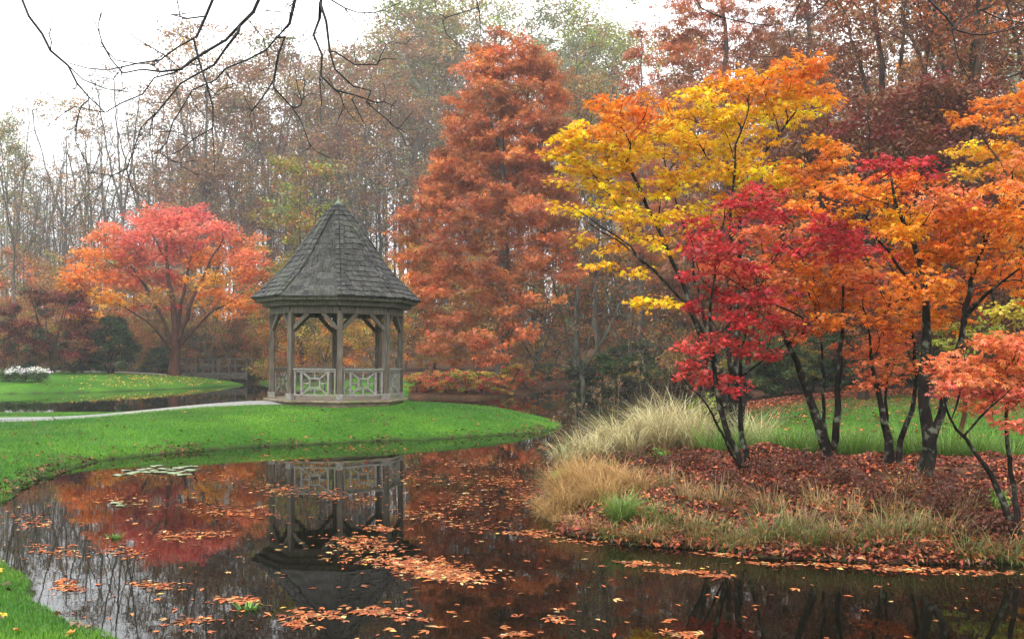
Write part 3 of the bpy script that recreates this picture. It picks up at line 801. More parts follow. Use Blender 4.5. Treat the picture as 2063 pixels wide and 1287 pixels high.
# ------------------------------------------------------------------ the rust-red bald cypress beyond the gazebo and its neighbours
def conifer(name, label, base_px, Y, rows, col, leaf, spacing, leaders, bare=None, kd=1.0, nleaf=14, seedcol2=None, lowbranches=(), rad=.72, sprays=()):
    """rows: (y, left x, right x) outline of the crown; pads fill it as a round cone"""
    pads = []
    ry = np.array([r[0] for r in rows]); rl = np.array([r[1] for r in rows]); rr = np.array([r[2] for r in rows])
    y = ry[0]
    while y < ry[-1]:
        l_, r_ = np.interp(y, ry, rl), np.interp(y, ry, rr)
        w_ = r_ - l_; n = max(1, int(w_ / 42))
        for i in range(n):
            cx = l_ + w_ * (i + rng.uniform(.15, .85)) / n
            px_r = min(w_ * .32, rng.uniform(24, 44)); pr = rng.uniform(6, 13)
            dens = kd
            if bare is not None: dens *= bare(cx, y)
            half = w_ / 2; off = (cx - (l_ + r_) / 2) / half
            dmax = math.sqrt(max(0, 1 - off * off)) * half * Y / FPX
            dy = rng.uniform(-.9, .6) * dmax
            c = (PAL[col] if rng.random() < .93 else PAL['och']) * np.exp(rng.normal(0, .2)) if seedcol2 is None else (PAL[col] * (1 - (t := np.clip((y - ry[0]) / (ry[-1] - ry[0]), 0, 1))) + PAL[seedcol2] * t) * np.exp(rng.normal(0, .13))
            pads.append((cx, y + abs(off) * 14, px_r, pr, c, dens, dy))
        y += 15
    pads = [p for p in pads if p[5] > .06] + [(x, y, rx, ry_, PAL['rust'] * rng.uniform(1.0, 1.3), 1.2, dy) for x, y, rx, ry_, dy in sprays]
    extra = [at(p[0], p[1], Y + p[2]) for p in lowbranches]
    return hand_tree(name, label, 'tree', base_px, Y, leaders, pads, 6, spacing, leaf, M_BARK_GREY, nleaf=nleaf, rad=rad, flat=.36, step=.9, tip=.012, lobes=3, W=leaf * .2, tilt=.7, droop=.5, w=.12, mixf=.5, cvar=.22, lvar=.22, extra=np.array(extra) if extra else None)

def bare_c(cx, y):
    if y > 470 and cx > 1050: return max(0.0, .5 - (y - 470) / 160)
    if y > 600: return .45 if rng.random() < .4 else .04
    if y > 440: return .75 if rng.random() < .7 else .1
    return 1.0
lows = [(x, y, rng.uniform(-4, 2)) for y in range(500, 740, 12) for x in (rng.uniform(1080, 1230), rng.uniform(860, 980), rng.uniform(1040, 1200))]
conifer('bald_cypress', 'tall rust orange bald cypress with feathery cone-shaped crown at the pond edge', (1012, 762), 60.0,
    [(55, 995, 1035), (90, 965, 1100), (140, 940, 1125), (200, 920, 1130), (270, 895, 1140), (340, 865, 1150), (400, 830, 1160), (470, 808, 1170), (520, 815, 1170), (560, 830, 1190), (620, 850, 1150), (680, 850, 1060), (720, 850, 1040)],
    'rust', .27, .62, [([(1012, 762), (1014, 640), (1016, 480), (1014, 320), (1010, 160), (1010, 62)], .42, .04),
                       ([(1016, 480), (1034, 400, .6), (1055, 260, 1), (1070, 120, 1), (1072, 70, 1)], .16, .03),
                       ([(1014, 320), (985, 230, -.8), (970, 150, -1)], .1, .03)], bare_c, 1.3, 44, None, lows, .72, [(930, 676, 75, 8, -5), (880, 702, 46, 7, -5), (990, 690, 55, 7, -5.5), (960, 722, 28, 9, -5), (1000, 716, 24, 8, -5), (1090, 604, 55, 6, -4), (1160, 556, 55, 6, -3), (870, 590, 42, 12, -3), (1015, 622, 48, 8, -5), (1085, 520, 45, 8, -4), (905, 640, 50, 6, -4), (840, 560, 34, 12, -2), (1060, 668, 45, 6, -5), (1130, 480, 45, 9, -3)])
conifer('bald_cypress', 'narrow pointed rusty cypress top between the green trees and the yellow maple', (1290, 745), 76.0,
    [(55, 1285, 1296), (100, 1268, 1312), (150, 1258, 1325), (220, 1250, 1332), (320, 1245, 1340), (420, 1240, 1345), (560, 1240, 1345)],
    'rust', .34, .8, [([(1290, 745), (1292, 400), (1290, 60)], .3, .03)], None, 1.0, 26)
conifer('bald_cypress', 'very tall dense rust-brown cypress rising behind the top of the yellow maple', (1480, 745), 66.0,
    [(-150, 1430, 1480), (-60, 1370, 1520), (0, 1330, 1560), (80, 1325, 1590), (180, 1330, 1610), (300, 1330, 1620), (450, 1340, 1620), (600, 1350, 1600)],
    'rust', .32, .78, [([(1460, 745), (1462, 400), (1460, 0), (1456, -140)], .45, .05)], None, 1.0, 25, 'brn')
conifer('bald_cypress', 'second rust-brown cypress, right of the tallest one, half hidden by russet oaks', (1640, 745), 62.0,
    [(-140, 1600, 1650), (-40, 1560, 1690), (60, 1540, 1710), (180, 1540, 1720), (320, 1540, 1730), (460, 1550, 1720), (600, 1560, 1720)],
    'brn', .32, .78, [([(1630, 745), (1632, 400), (1628, 0), (1626, -130)], .45, .05)], None, 1.0, 22, 'brn')

# ------------------------------------------------------------------ woodland trees, built once per kind and copied
def bg_tree(H, lo, rad, nlobe, per, leafy, nleaf, leaf, cols, forks=3, fork_at=.45, r0=.3, lrad=.8, spread=.13, lobe_r=.11, tip=.012, name='tree', flat=.55):
    lean = rng.normal(0, .02, 2)
    trunk = [np.array([lean[0] * H * t + rng.normal(0, .12) * (t > 0), lean[1] * H * t + rng.normal(0, .12) * (t > 0), H * t - (.15 if t == 0 else 0)]) for t in np.linspace(0, fork_at, 6)]
    limbs = [(trunk, r0, r0 * .62)]
    for k in range(forks):
        a = 2 * np.pi * (k + rng.uniform(-.3, .3)) / forks
        s = spread * rng.uniform(.5, 1.2); top = rng.uniform(.82, .97)
        f0 = trunk[-1] if k else trunk[-1]
        limbs.append(([f0, f0 + np.array([math.cos(a) * s * H * .45, math.sin(a) * s * H * .45, H * (top - fork_at) * .4]),
                       f0 + np.array([math.cos(a) * s * H, math.sin(a) * s * H, H * (top - fork_at)])], r0 * .5, .03))
    pts = []
    for k in range(nlobe):
        t = rng.uniform(0, 1) ** .8; z = H * (lo + (1 - lo) * t)
        rr = rad * math.sqrt(max(.05, math.sin(math.pi * min(.97, .12 + .8 * t)))) * math.sqrt(rng.uniform(.05, 1))
        a = rng.uniform(0, 2 * np.pi)
        c = np.array([math.cos(a) * rr + lean[0] * z, math.sin(a) * rr + lean[1] * z, z])
        pts.append(ellipsoid_pts(per, c, np.array([1, 1, .7]) * H * lobe_r * rng.uniform(.6, 1.1)))
    pts = np.concatenate(pts); pts[:, 2] = np.minimum(pts[:, 2], H)
    sk = skeleton(limbs, pts, H * .035, .18, tip=tip)
    keep = rng.random(len(pts)) < leafy
    lm = None
    if keep.any():
        cl = np.array([PAL[c] for c in cols]); ci = rng.integers(0, len(cl), len(pts))
        nl_ = per; lobe_i = np.repeat(rng.integers(0, len(cl), nlobe), per)
        ci = np.where(rng.random(len(pts)) < .6, lobe_i, ci)
        C, cc = clusters(pts[keep], cl[ci][keep], nleaf, lrad, flat, .18, .2)
        lm = (C, cc, leaf)
    return sk, lm

KINDS = {}
def kind(key, bark, variants=2, **kw):
    KINDS[key] = []
    for v in range(variants):
        sk, lm = bg_tree(**kw)
        wood = tube_mesh('trunk', sk, bark, .05, 6, 3)
        crown = None if lm is None else leaf_mesh(lm[0], lm[2], lm[2] * .55, lm[1], .6, .2, 1)
        KINDS[key].append((wood, crown, kw['H']))
kind('rust_oak', M_BARK_GREY, 3, H=27, lo=.34, rad=5.5, nlobe=40, per=14, leafy=0.9, nleaf=19, leaf=0.28, cols=['brn', 'gbr', 'och', 'gbr', 'tan', 'brn'], forks=4, r0=.32, lrad=.9)
kind('thin_rust', M_BARK_GREY, 3, H=26, lo=.3, rad=4.5, nlobe=42, per=14, leafy=0.85, nleaf=17, leaf=0.27, cols=['gbr', 'tan', 'sage', 'gbr', 'brn', 'gbr'], forks=3, r0=.24, lrad=.8)
kind('tulip', M_BARK_PALE, 3, H=31, lo=.42, rad=4.6, nlobe=38, per=14, leafy=0.75, nleaf=27, leaf=0.29, cols=['sage', 'ygr', 'sage', 'ygr', 'tan'], forks=3, fork_at=.6, r0=.34, lrad=.9)
kind('bare', M_BARK_GREY, 4, H=25, lo=.3, rad=4.0, nlobe=36, per=18, leafy=0.2, nleaf=9, leaf=0.22, cols=['och', 'sage', 'brn'], forks=3, r0=.25, lrad=.7, tip=.014)
kind('ochre', M_BARK_GREY, 2, H=24, lo=.22, rad=3.8, nlobe=34, per=14, leafy=0.6, nleaf=12, leaf=0.28, cols=['och', 'tan', 'och', 'sage'], forks=3, r0=.22, lrad=.8)
kind('olive', M_BARK_GREY, 2, H=18, lo=.2, rad=4.0, nlobe=32, per=14, leafy=0.85, nleaf=17, leaf=.30, cols=['sage', 'ygr', 'olive', 'och'], forks=3, r0=.2, lrad=.8)
kind('understory', M_BARK_GREY, 3, H=9, lo=.12, rad=3.2, nlobe=32, per=14, leafy=0.95, nleaf=20, leaf=0.22, cols=['och', 'brn', 'rust', 'tan', 'olive'], forks=4, fork_at=.22, r0=.10, lrad=.55, spread=.25, lobe_r=.14, tip=.008)
kind('golden', M_BARK_GREY, 2, H=7, lo=.08, rad=3.0, nlobe=32, per=14, leafy=.9, nleaf=14, leaf=.17, cols=['och', 'pyel', 'tan', 'org', 'ygr'], forks=4, fork_at=.2, r0=.09, lrad=.5, spread=.28, lobe_r=.14, tip=.008)
kind('dark_oak', M_BARK_BROWN, 2, H=24, lo=.30, rad=6.5, nlobe=44, per=15, leafy=0.95, nleaf=24, leaf=.24, cols=['dbrn', 'dbrn', 'brn', 'rust'], forks=4, fork_at=.5, r0=.48, lrad=.65, tip=.012)
kind('russet', M_BARK_BROWN, 2, H=11, lo=.15, rad=4.2, nlobe=44, per=15, leafy=.9, nleaf=30, leaf=.18, cols=['dbrn', 'brn', 'dbrn', 'mar'], forks=4, fork_at=.25, r0=.16, lrad=.5, spread=.3, lobe_r=.13, tip=.008)
kind('green_shrub', M_BARK_BROWN, 2, H=3.0, lo=.05, rad=1.7, nlobe=30, per=12, leafy=1, nleaf=34, leaf=.13, cols=['grn', 'dgrn', 'grn', 'olive'], forks=5, fork_at=.1, r0=.04, lrad=.26, spread=.4, lobe_r=.16, tip=.006)
kind('bright_shrub', M_BARK_BROWN, 2, H=2.2, lo=.05, rad=1.3, nlobe=26, per=12, leafy=0.8, nleaf=18, leaf=.12, cols=['pyel', 'ygr', 'scar', 'rust', 'ygr'], forks=5, fork_at=.1, r0=.03, lrad=.24, spread=.4, lobe_r=.16, tip=.006)
kind('red_shrub', M_BARK_BROWN, 2, H=2.2, lo=.05, rad=1.4, nlobe=26, per=12, leafy=0.75, nleaf=16, leaf=.12, cols=['scar', 'rust', 'brn', 'rust', 'pyel'], forks=5, fork_at=.1, r0=.03, lrad=.24, spread=.4, lobe_r=.16, tip=.006)
kind('maroon', M_BARK_BROWN, 1, H=7.5, lo=.1, rad=3.0, nlobe=40, per=14, leafy=1, nleaf=26, leaf=.2, cols=['mar', 'mar', 'brn', 'dgrn'], forks=5, fork_at=.2, r0=.14, lrad=.5, spread=.3, lobe_r=.13, tip=.01)
kind('dark_yew', M_BARK_BROWN, 2, H=5.5, lo=.05, rad=2.6, nlobe=40, per=14, leafy=1, nleaf=34, leaf=.2, cols=['dgrn', 'dgrn', (0)] if False else ['dgrn', 'dgrn', 'grn'], forks=4, fork_at=.2, r0=.16, lrad=.45, spread=.25, lobe_r=.13, tip=.01)
M_BARK_LICHEN = noise_mat('bark_lichen', (0.05, 0.05, 0.037), (0.115, 0.12, 0.085), 2.0, 0.9, 0.3, (1, 1, 0.4))
kind('twiggy', M_BARK_LICHEN, 3, H=8, lo=.12, rad=4.4, nlobe=36, per=22, leafy=.10, nleaf=5, leaf=.18, cols=['rust', 'och'], forks=5, fork_at=.18, r0=.055, lrad=.5, spread=.35, lobe_r=.15, tip=.009)

count = {}
def plant(key, name, cat, px, Y, top_py, label, group=None, rot=None, wide=1.0):
    vs = KINDS[key]; i = count.get(key, 0); count[key] = i + 1
    wood, crown, H = vs[i % len(vs)]
    if px < 1320 and Y >= 83 and key not in ('understory', 'dark_yew', 'twiggy'): Y *= 1.5          # the left-hand woods stand well back in the mist
    p = at(px, 0, Y); gz = ground(p[0], Y)
    h = at(px, top_py, Y)[2] - gz
    s = h / H
    o = empty(name, (p[0], Y, gz), label, cat, group, rng.uniform(0, 6.28) if rot is None else rot)
    o.scale = (s * wide, s * wide, s)
    obj('trunk', wood, o)
    if crown is not None: obj('crown', crown, o)
    return o

L_ = []
# distinct trees across the channel, left to right: kind, name, px, Y, top y, label
for key, name, px, Y, top, label, wide in [
    ('tulip', 'tulip_tree', 12, 92, 235, 'pale grey-green misty tree at the far left edge of the woods', .8),
    ('ochre', 'ochre_tree', 130, 98, 205, 'yellow ochre tree with leafy top above the maroon shrub at far left', 1.1),
    ('bare', 'bare_tree', 245, 84, 140, 'tall pale bare tree with forked crown rising behind the red tree', 1.0),
    ('bare', 'bare_tree', 190, 100, 260, 'leafless grey tree between the ochre tree and the tall forked bare tree', 1.0),
    ('bare', 'bare_tree', 60, 88, 300, 'thin bare twiggy tree in front of the ochre tree at far left', 1.0),
    ('rust_oak', 'oak_tree', 420, 86, 62, 'broad rust-leaved oak above and right of the red tree', 1.05),
    ('thin_rust', 'oak_tree', 545, 92, 75, 'sparse brown-leaved oak left of the gazebo roof', 1.1),
    ('rust_oak', 'oak_tree', 482, 88, 330, 'low orange-brown oak with twin dark trunks just right of the red tree', 1.6),
    ('thin_rust', 'oak_tree', 640, 88, 118, 'hazy sparse oak directly above the gazebo finial', 1.1),
    ('rust_oak', 'oak_tree', 725, 84, 120, 'russet oak rising right of the gazebo finial', 1.0),
    ('thin_rust', 'oak_tree', 805, 90, 55, 'thin orange-green oak beside the left flank of the cypress', 1.1),
    ('tulip', 'tulip_tree', 890, 100, -45, 'very tall yellow-green tree just left of the cypress top', 1.15),
    ('tulip', 'tulip_tree', 1140, 98, -20, 'yellow-green tree right of the cypress top', 1.1),
    ('tulip', 'tulip_tree', 1245, 92, 55, 'pale green tree with whitish stem left of the narrow cypress', 1.0),
    ('thin_rust', 'oak_tree', 1160, 78, 160, 'reddish sparse oak touching the right side of the cypress', 1.0),
    ('tulip', 'tulip_tree', 830, 108, 20, 'yellow-green tree left of the very tall one beside the cypress', 1.1),
    ('tulip', 'tulip_tree', 965, 112, -20, 'pale green crown straight behind the cypress top', 1.1),
    ('tulip', 'tulip_tree', 1195, 112, 40, 'hazy green crown between the two yellow-green trees right of the cypress', 1.1),
    ('olive', 'olive_tree', 690, 110, 300, 'hazy green tree behind the right slope of the gazebo roof', 1.2),
    ('olive', 'olive_tree', 350, 112, 330, 'hazy olive tree rising behind the crown of the red tree', 1.1),
    ('olive', 'olive_tree', 610, 74, 330, 'olive green tree behind the left slope of the gazebo roof', 1.0),
    ('bare', 'bare_tree', 1205, 80, 70, 'bare white-stemmed tree behind the golden maple left side', .8),
    ('bare', 'bare_tree', 30, 76, 215, 'dark bare trunk with ivy at the far left edge', .6),
    ('dark_oak', 'brown_oak', 1945, 42, -190, 'massive brown oak with dark trunk at the upper right', 1.0),
    ('dark_oak', 'brown_oak', 1800, 50, -120, 'brown oak with airy crown behind the crimson leaves, left of the massive one', 1.0),
    ('tulip', 'tulip_tree', 2020, 56, -220, 'grey-green smooth trunk tree behind the massive brown oak', 1.0),
    ('dark_oak', 'brown_oak', 2120, 46, -150, 'brown oak half outside the right edge', 1.0),
    ('russet', 'russet_tree', 1740, 36, 190, 'low dark russet tree right of the yellow maple crown', 1.1),
    ('russet', 'russet_tree', 1880, 34, 200, 'dark red-brown tree behind the orange maple tops', 1.1),
    ('russet', 'russet_tree', 2010, 38, 260, 'russet tree behind the golden maple at the right edge', 1.0),
    ('maroon', 'maroon_maple', 105, 70, 582, 'dusky maroon shrub-like maple left of the red tree', 1.2),
    ('dark_yew', 'dark_yew', 225, 72, 640, 'dark green yew under the left side of the red tree', 1.0),
    ('dark_yew', 'dark_yew', 165, 74, 660, 'dark spreading evergreen below the maroon maple', 1.0),
    ('maroon', 'maroon_maple', 8, 68, 612, 'blackish purple bush at the left edge behind the flowers', .8),
    ('understory', 'beech_sapling', 560, 70, 610, 'orange leafy sapling seen between the gazebo posts at left', .9),
    ('golden', 'golden_sapling', 655, 70, 600, 'yellow-brown leafy tree behind the gazebo opening', 1.2),
    ('golden', 'golden_sapling', 600, 76, 590, 'yellow-orange leafy tree behind the left gazebo posts', 1.0),
    ('golden', 'golden_sapling', 750, 68, 585, 'golden brown leafy tree behind the right gazebo posts', 1.1),
    ('twiggy', 'twiggy_tree', 800, 60, 590, 'pale twisting bare tree right of the gazebo', .7),
    ('twiggy', 'twiggy_tree', 1170, 62, 520, 'lichen-grey twiggy tree right of the cypress trunk', 1.1),
    ('twiggy', 'twiggy_tree', 1265, 66, 560, 'tangled grey branches behind the straw grasses', 1.0),
    ('twiggy', 'twiggy_tree', 1080, 66, 560, 'grey spreading branches close behind the cypress trunk', 1.1),
    ('green_shrub', 'evergreen_shrub', 1235, 64, 715, 'dark glossy evergreen shrub overhanging the pond channel', 1.5),
    ('green_shrub', 'evergreen_shrub', 1300, 70, 690, 'tall dark evergreen shrub left of the crimson maple', 1.6),
    ('green_shrub', 'evergreen_shrub', 1092, 74, 728, 'dark evergreen shrub on the bare bank right of the cypress foot', 1.3),
    ('red_shrub', 'red_shrub', 1125, 77.5, 742, 'brownish red shrub between two dark evergreens on the far bank', 1.4),
    ('green_shrub', 'evergreen_shrub', 1160, 78, 722, 'dark evergreen shrub at the middle of the channel end', 1.3),
    ('bright_shrub', 'bright_shrub', 1195, 78, 738, 'olive and yellow shrub at the end of the water channel', 1.5),
    ('bright_shrub', 'bright_shrub', 838, 53.4, 752, 'yellow and red leaved shrub beside the gazebo deck', 1.3),
    ('red_shrub', 'red_shrub', 868, 53.0, 748, 'scarlet shrub at the water edge, nearest to the gazebo of the red ones', 1.4),
    ('red_shrub', 'red_shrub', 900, 52.4, 752, 'rust-red shrub left of the yellow-green waterside shrub', 1.5),
    ('bright_shrub', 'bright_shrub', 938, 51.6, 746, 'yellow-green shrub at the water edge below the cypress', 1.5),
    ('bright_shrub', 'bright_shrub', 972, 52.0, 750, 'yellow-leaved shrub in the middle of the waterside row', 1.4),
    ('red_shrub', 'red_shrub', 1004, 53.4, 756, 'red-brown shrub at the right end of the waterside row', 1.5),
    ('bright_shrub', 'bright_shrub', 1030, 57, 735, 'tall yellowish shrub at the foot of the cypress', 1.2),
    ('red_shrub', 'red_shrub', 1062, 60, 745, 'low orange-brown shrub right of the cypress foot', 1.5),
]:
    cat = 'shrub' if 'shrub' in key else 'tree'
    plant(key, name, cat, px, Y, top, label, None, None, wide)

# fillers nothing tells apart, by kind
G = 'trees deep in the misty woods across the pond'
for key, name, label, pos in [
    ('dark_yew', 'dark_yew', 'low dark green bush at the foot of the misty woods at left', [(-20, 82, 690), (60, 80, 695), (130, 82, 690), (290, 86, 690), (320, 82, 700), (400, 96, 680), (440, 95, 690), (480, 96, 680), (530, 90, 690)]),
    ('bare', 'bare_tree', 'leafless grey tree deep in the misty woods at left', [(-40, 95, 240), (95, 112, 260), (165, 108, 240), (290, 104, 200), (335, 96, 230), (215, 118, 220), (20, 120, 270), (375, 110, 190), (300, 90, 330), (120, 88, 380), (160, 84, 420), (80, 94, 360)]),
    ('thin_rust', 'oak_tree', 'thin brown-leaved oak deep in the misty woods at centre', [(480, 108, 130), (590, 112, 120), (690, 110, 110), (770, 106, 130), (350, 100, 170), (850, 104, 90), (660, 98, 200), (950, 104, 60), (1090, 106, 100), (1200, 110, 130)]),
    ('understory', 'beech_sapling', 'small brown-leaved tree in the understory of the far woods', [(860, 64, 690), (910, 66, 680), (960, 66, 700), (1050, 66, 690), (1110, 82, 690), (0, 82, 660), (40, 84, 640), (75, 82, 660), (120, 83, 640), (200, 84, 650), (270, 82, 655), (300, 84, 640), (335, 88, 630), (385, 92, 640), (420, 90, 640), (455, 92, 650), (500, 88, 640), (530, 82, 650), (20, 86, 600), (110, 88, 570), (180, 86, 600), (250, 88, 560), (350, 90, 540), (540, 86, 560), (640, 84, 580), (760, 86, 560), (850, 90, 480), (920, 84, 520), (1010, 86, 480), (1160, 90, 480), (1260, 86, 470), (1300, 92, 480), (150, 96, 520), (260, 100, 500), (50, 100, 500), (300, 96, 600), (430, 92, 560), (500, 90, 580), (700, 92, 520), (880, 86, 500), (960, 88, 540), (1120, 84, 540), (1200, 84, 560), (590, 94, 540), (60, 92, 620), (400, 88, 640), (820, 80, 560), (470, 86, 640), (1060, 86, 600)]),
    ('rust_oak', 'oak_tree', 'rust oak deep in the woods behind the right-hand lawn', [(1350, 84, 100), (1420, 92, 60), (1560, 88, 60), (1700, 80, 0), (1780, 90, -40), (1300, 98, 180), (1900, 84, -100), (2080, 80, -60)]),
    ('understory', 'beech_sapling', 'brown-leaved sapling in the shade behind the right-hand lawn', [(1330, 80, 500), (1420, 66, 500), (1600, 72, 380), (1500, 78, 400), (1750, 62, 340), (1850, 60, 320), (1960, 58, 340), (2050, 56, 330), (1680, 66, 420), (1380, 76, 520), (1470, 70, 540), (1560, 64, 520), (1640, 58, 500), (1720, 54, 500), (1800, 50, 480), (1880, 52, 500), (1960, 50, 480), (2050, 48, 480)]),
    ('green_shrub', 'evergreen_shrub', 'dark evergreen shrub along the back of the right-hand lawn', [(1510, 47, 705), (1575, 46, 700), (1640, 47, 708), (1710, 46, 700), (1780, 47, 704), (1860, 46, 700), (1940, 47, 700), (2030, 46, 696), (1390, 72, 670), (1460, 66, 680), (1540, 60, 660), (1610, 56, 670), (1690, 54, 660), (1760, 52, 665), (1850, 50, 655), (1930, 50, 650), (2020, 48, 650), (2090, 47, 640)]),
    ('twiggy', 'twiggy_tree', 'grey leafless understory tree in the far woods at left', [(280, 84, 560), (420, 84, 600), (470, 94, 560), (330, 92, 520), (20, 90, 560)])]:
    for px, Y, top in pos:
        plant(key, name, 'shrub' if 'shrub' in key else 'tree', px, Y, top, label, label.split(' ', 1)[1].replace('tree', 'trees', 1) if False else G if 'misty' in label else 'understory plants: ' + label, None, 1.25 if key == 'green_shrub' else 1.0)

# distant wood: one mass of far trunks and leaves
def distant_wood():
    N = 700
    y = rng.uniform(150, 250, N); px = rng.uniform(-350, 2500, N); x = (px - CX) * y / FPX
    gz = terrain(x, y)[0]
    top = np.interp(px, [-350, 0, 130, 300, 450, 900, 1300, 2063], [350, 330, 315, 315, 180, 120, 150, 60]) + rng.exponential(70, N)
    h = np.clip(CAMZ + (HY - top) * y / FPX - gz, 8, 60)
    P, par, r, mn = [], [], [], []
    for i in range(N):
        b = len(P); n = 5
        lean = rng.normal(0, .8, 2)
        for k in range(n):
            t = k / (n - 1)
            P.append((x[i] + lean[0] * t + rng.normal(0, .15), y[i] + lean[1] * t, gz[i] - .2 + h[i] * t)); par.append(-1 if k == 0 else b + k - 1)
            r.append(.17 * (1 - t) + .03); mn.append(k > 0)
        for j in range(20):
            t = rng.uniform(.2, .97); a = rng.uniform(0, 6.28); L = (1.1 - t) * h[i] * .2 + 1
            q = np.array([x[i] + lean[0] * t, y[i] + lean[1] * t, gz[i] + h[i] * t])
            b2 = len(P)
            P.append(q); par.append(-1); r.append(.05); mn.append(False)
            e = q + np.array([math.cos(a) * L, math.sin(a) * L, L * .8])
            P.append(e); par.append(b2); r.append(.022); mn.append(True)
            for _ in range(2):
                P.append(q + (e - q) * rng.uniform(.3, .8)); par.append(-1); r.append(.025); mn.append(False)
                P.append(e + rng.normal(0, L * .25, 3)); par.append(len(P) - 2); r.append(.015); mn.append(True)
    o = obj('distant_wood', tube_mesh('distant_wood', (np.array(P), np.array(par), np.array(r), np.array(mn)), M_BARK_GREY, .05, 4, 3))
    M = N * 105
    i = rng.choice(N, M, p=h / h.sum()); t = rng.uniform(0, 1, M) ** 1.15
    C = np.stack([x[i] + rng.normal(0, 1.9, M), y[i] + rng.normal(0, 1.9, M), gz[i] + h[i] * t], -1)
    pal = np.array([PAL[c] for c in ('gbr', 'tan', 'sage', 'gbr', 'tan', 'sage', 'gbr')]) * .85; cc = pal[(i * 7) % 7]
    C2, c2 = clusters(C, cc, 3, .8, .6)
    obj('foliage', leaf_mesh(C2, .42, .26, c2, .6, .2, 1), o)
    tag(o, 'far misty woodland fading into the fog behind the trees', 'woodland', None, 'stuff')
distant_wood()

# ------------------------------------------------------------------ overhanging bare branches of two trees standing beside the camera
def bare_overhang(name, label, base, limbs, px_branches, tipr):
    root = empty(name, (base[0], base[1], ground(*base)), label, 'tree')
    org = np.array(root.location); limbs3 = [(np.array(l_), a, b) for l_, a, b in limbs]
    extra = []
    for pts, Y, r0, r1 in px_branches:
        q = [at(p[0], p[1], Y + .12 * k / len(pts)) for k, p in enumerate(pts)]
        limbs3.append((np.array(q), r0 * .85, max(r1 * .9, .0036)))
        q = np.array(q)
        for k in range(1, len(q)):
            for _ in range(rng.integers(0, 4)):
                t = rng.uniform(0, 1); b0 = q[k - 1] * (1 - t) + q[k] * t
                d = unit(q[k] - q[k - 1]); sd = rng.choice([-1, 1])
                extra.append(b0 + (d * .7 + np.array([-d[2], 0, d[0]]) * sd * .6 + rng.normal(0, .25, 3)) * rng.uniform(.10, .5))
    sk = skeleton(limbs3, np.array(extra), .14, .0, jit=.10, tip=tipr)
    sk = (sk[0] - org, *sk[1:])
    obj('trunk', tube_mesh('trunk', sk, M_TWIG, .012, 7, 4), root)

bx, by = -4.4, 2.6
Yb = 7.0
J = lambda px, py, Y=Yb: at(px, py, Y)
bare_overhang('bare_tree', 'leafless tree beside the viewer whose dark drooping branches hang across the upper left sky', (bx, by),
    [([(bx, by, .3), (bx, by + .1, 2.5), (bx + .2, by + .4, 4.6), (bx + .5, by + 1.0, 6.2)], .17, .10),
     ([(bx + .5, by + 1.0, 6.2), (-2.8, 5.4, 6.9), (-1.9, 6.6, 6.9), J(520, -380), J(660, -360)], .08, .035),
     ([(bx + .4, by + .8, 5.6), (-4.2, 5.2, 6.2), J(-60, -330, 7.0), J(10, -120, 7)], .05, .02)],
    [([(10, -120), (38, 0), (59, 31), (95, 88), (131, 126), (144, 157), (183, 202), (212, 227)], 7.0, .012, .004),
     ([(131, 126), (165, 160), (225, 184), (262, 186)], 7.0, .006, .003),
     ([(600, -370), (560, -60), (535, 0), (496, 36), (480, 65), (440, 85), (408, 114), (365, 140), (336, 148), (287, 179), (254, 206), (212, 227)], 7.1, .022, .004),
     ([(480, 65), (470, 82), (457, 108), (414, 134), (382, 160), (336, 196), (313, 228), (300, 271)], 7.1, .014, .003),
     ([(500, -370), (470, -80), (437, 0), (414, 33), (390, 78), (369, 101), (313, 130), (264, 147), (206, 139), (166, 134), (137, 127)], 6.9, .015, .003),
     ([(390, 78), (408, 137), (419, 186), (434, 258), (395, 290), (359, 302), (339, 290), (345, 312)], 6.9, .009, .003),
     ([(640, -360), (612, -80), (597, 0), (584, 26), (574, 75), (509, 114), (447, 148), (398, 179), (362, 215), (349, 254), (336, 287)], 7.2, .016, .003),
     ([(574, 75), (572, 104), (564, 144), (551, 176), (529, 205), (506, 225)], 7.2, .011, .003),
     ([(551, 176), (568, 196), (587, 215)], 7.2, .005, .002),
     ([(655, -360), (648, -100), (645, 0), (640, 65), (644, 157), (673, 183), (709, 199), (758, 207)], 7.0, .016, .003),
     ([(644, 157), (637, 180), (648, 214)], 7.0, .005, .002),
     ([(645, 6), (657, 65), (676, 137), (702, 188), (748, 183)], 6.9, .013, .003),
     ([(709, 200), (715, 225), (732, 246)], 7.0, .005, .002), ([(738, 206), (761, 242), (781, 242)], 7.0, .005, .002),
     ([(676, 105), (695, 125), (725, 133), (760, 130)], 6.9, .004, .002),
     ([(650, -10), (680, 5), (709, 28), (725, 59)], 7.0, .007, .003), ([(496, 36), (520, 62), (540, 90), (543, 125)], 7.1, .006, .003),
     ([(414, 33), (380, 38), (345, 30)], 6.9, .004, .002), ([(365, 140), (330, 142), (290, 140), (250, 146), (205, 110), (203, 85)], 7.1, .006, .003), ([(313, 130), (270, 128), (225, 120), (208, 95)], 6.9, .005, .003), ([(365, 140), (345, 120), (312, 100), (265, 72)], 7.1, .005, .003), ([(212, 227), (185, 228), (150, 215)], 7.0, .004, .003), ([(313, 228), (285, 255), (270, 300), (255, 340)], 7.1, .005, .003), ([(584, 26), (560, 32), (538, 22)], 7.2, .004, .003), ([(640, 65), (625, 75), (610, 85)], 7.0, .004, .003), ([(457, 148), (455, 165), (470, 172)], 7.2, .004, .003), ([(660, -360), (860, -200), (955, -60), (960, 0), (962, 16), (968, 65)], 7.3, .012, .003), ([(962, 16), (937, 29), (898, 36)], 7.3, .005, .002)], .003)
bx2, by2 = 5.6, 2.4
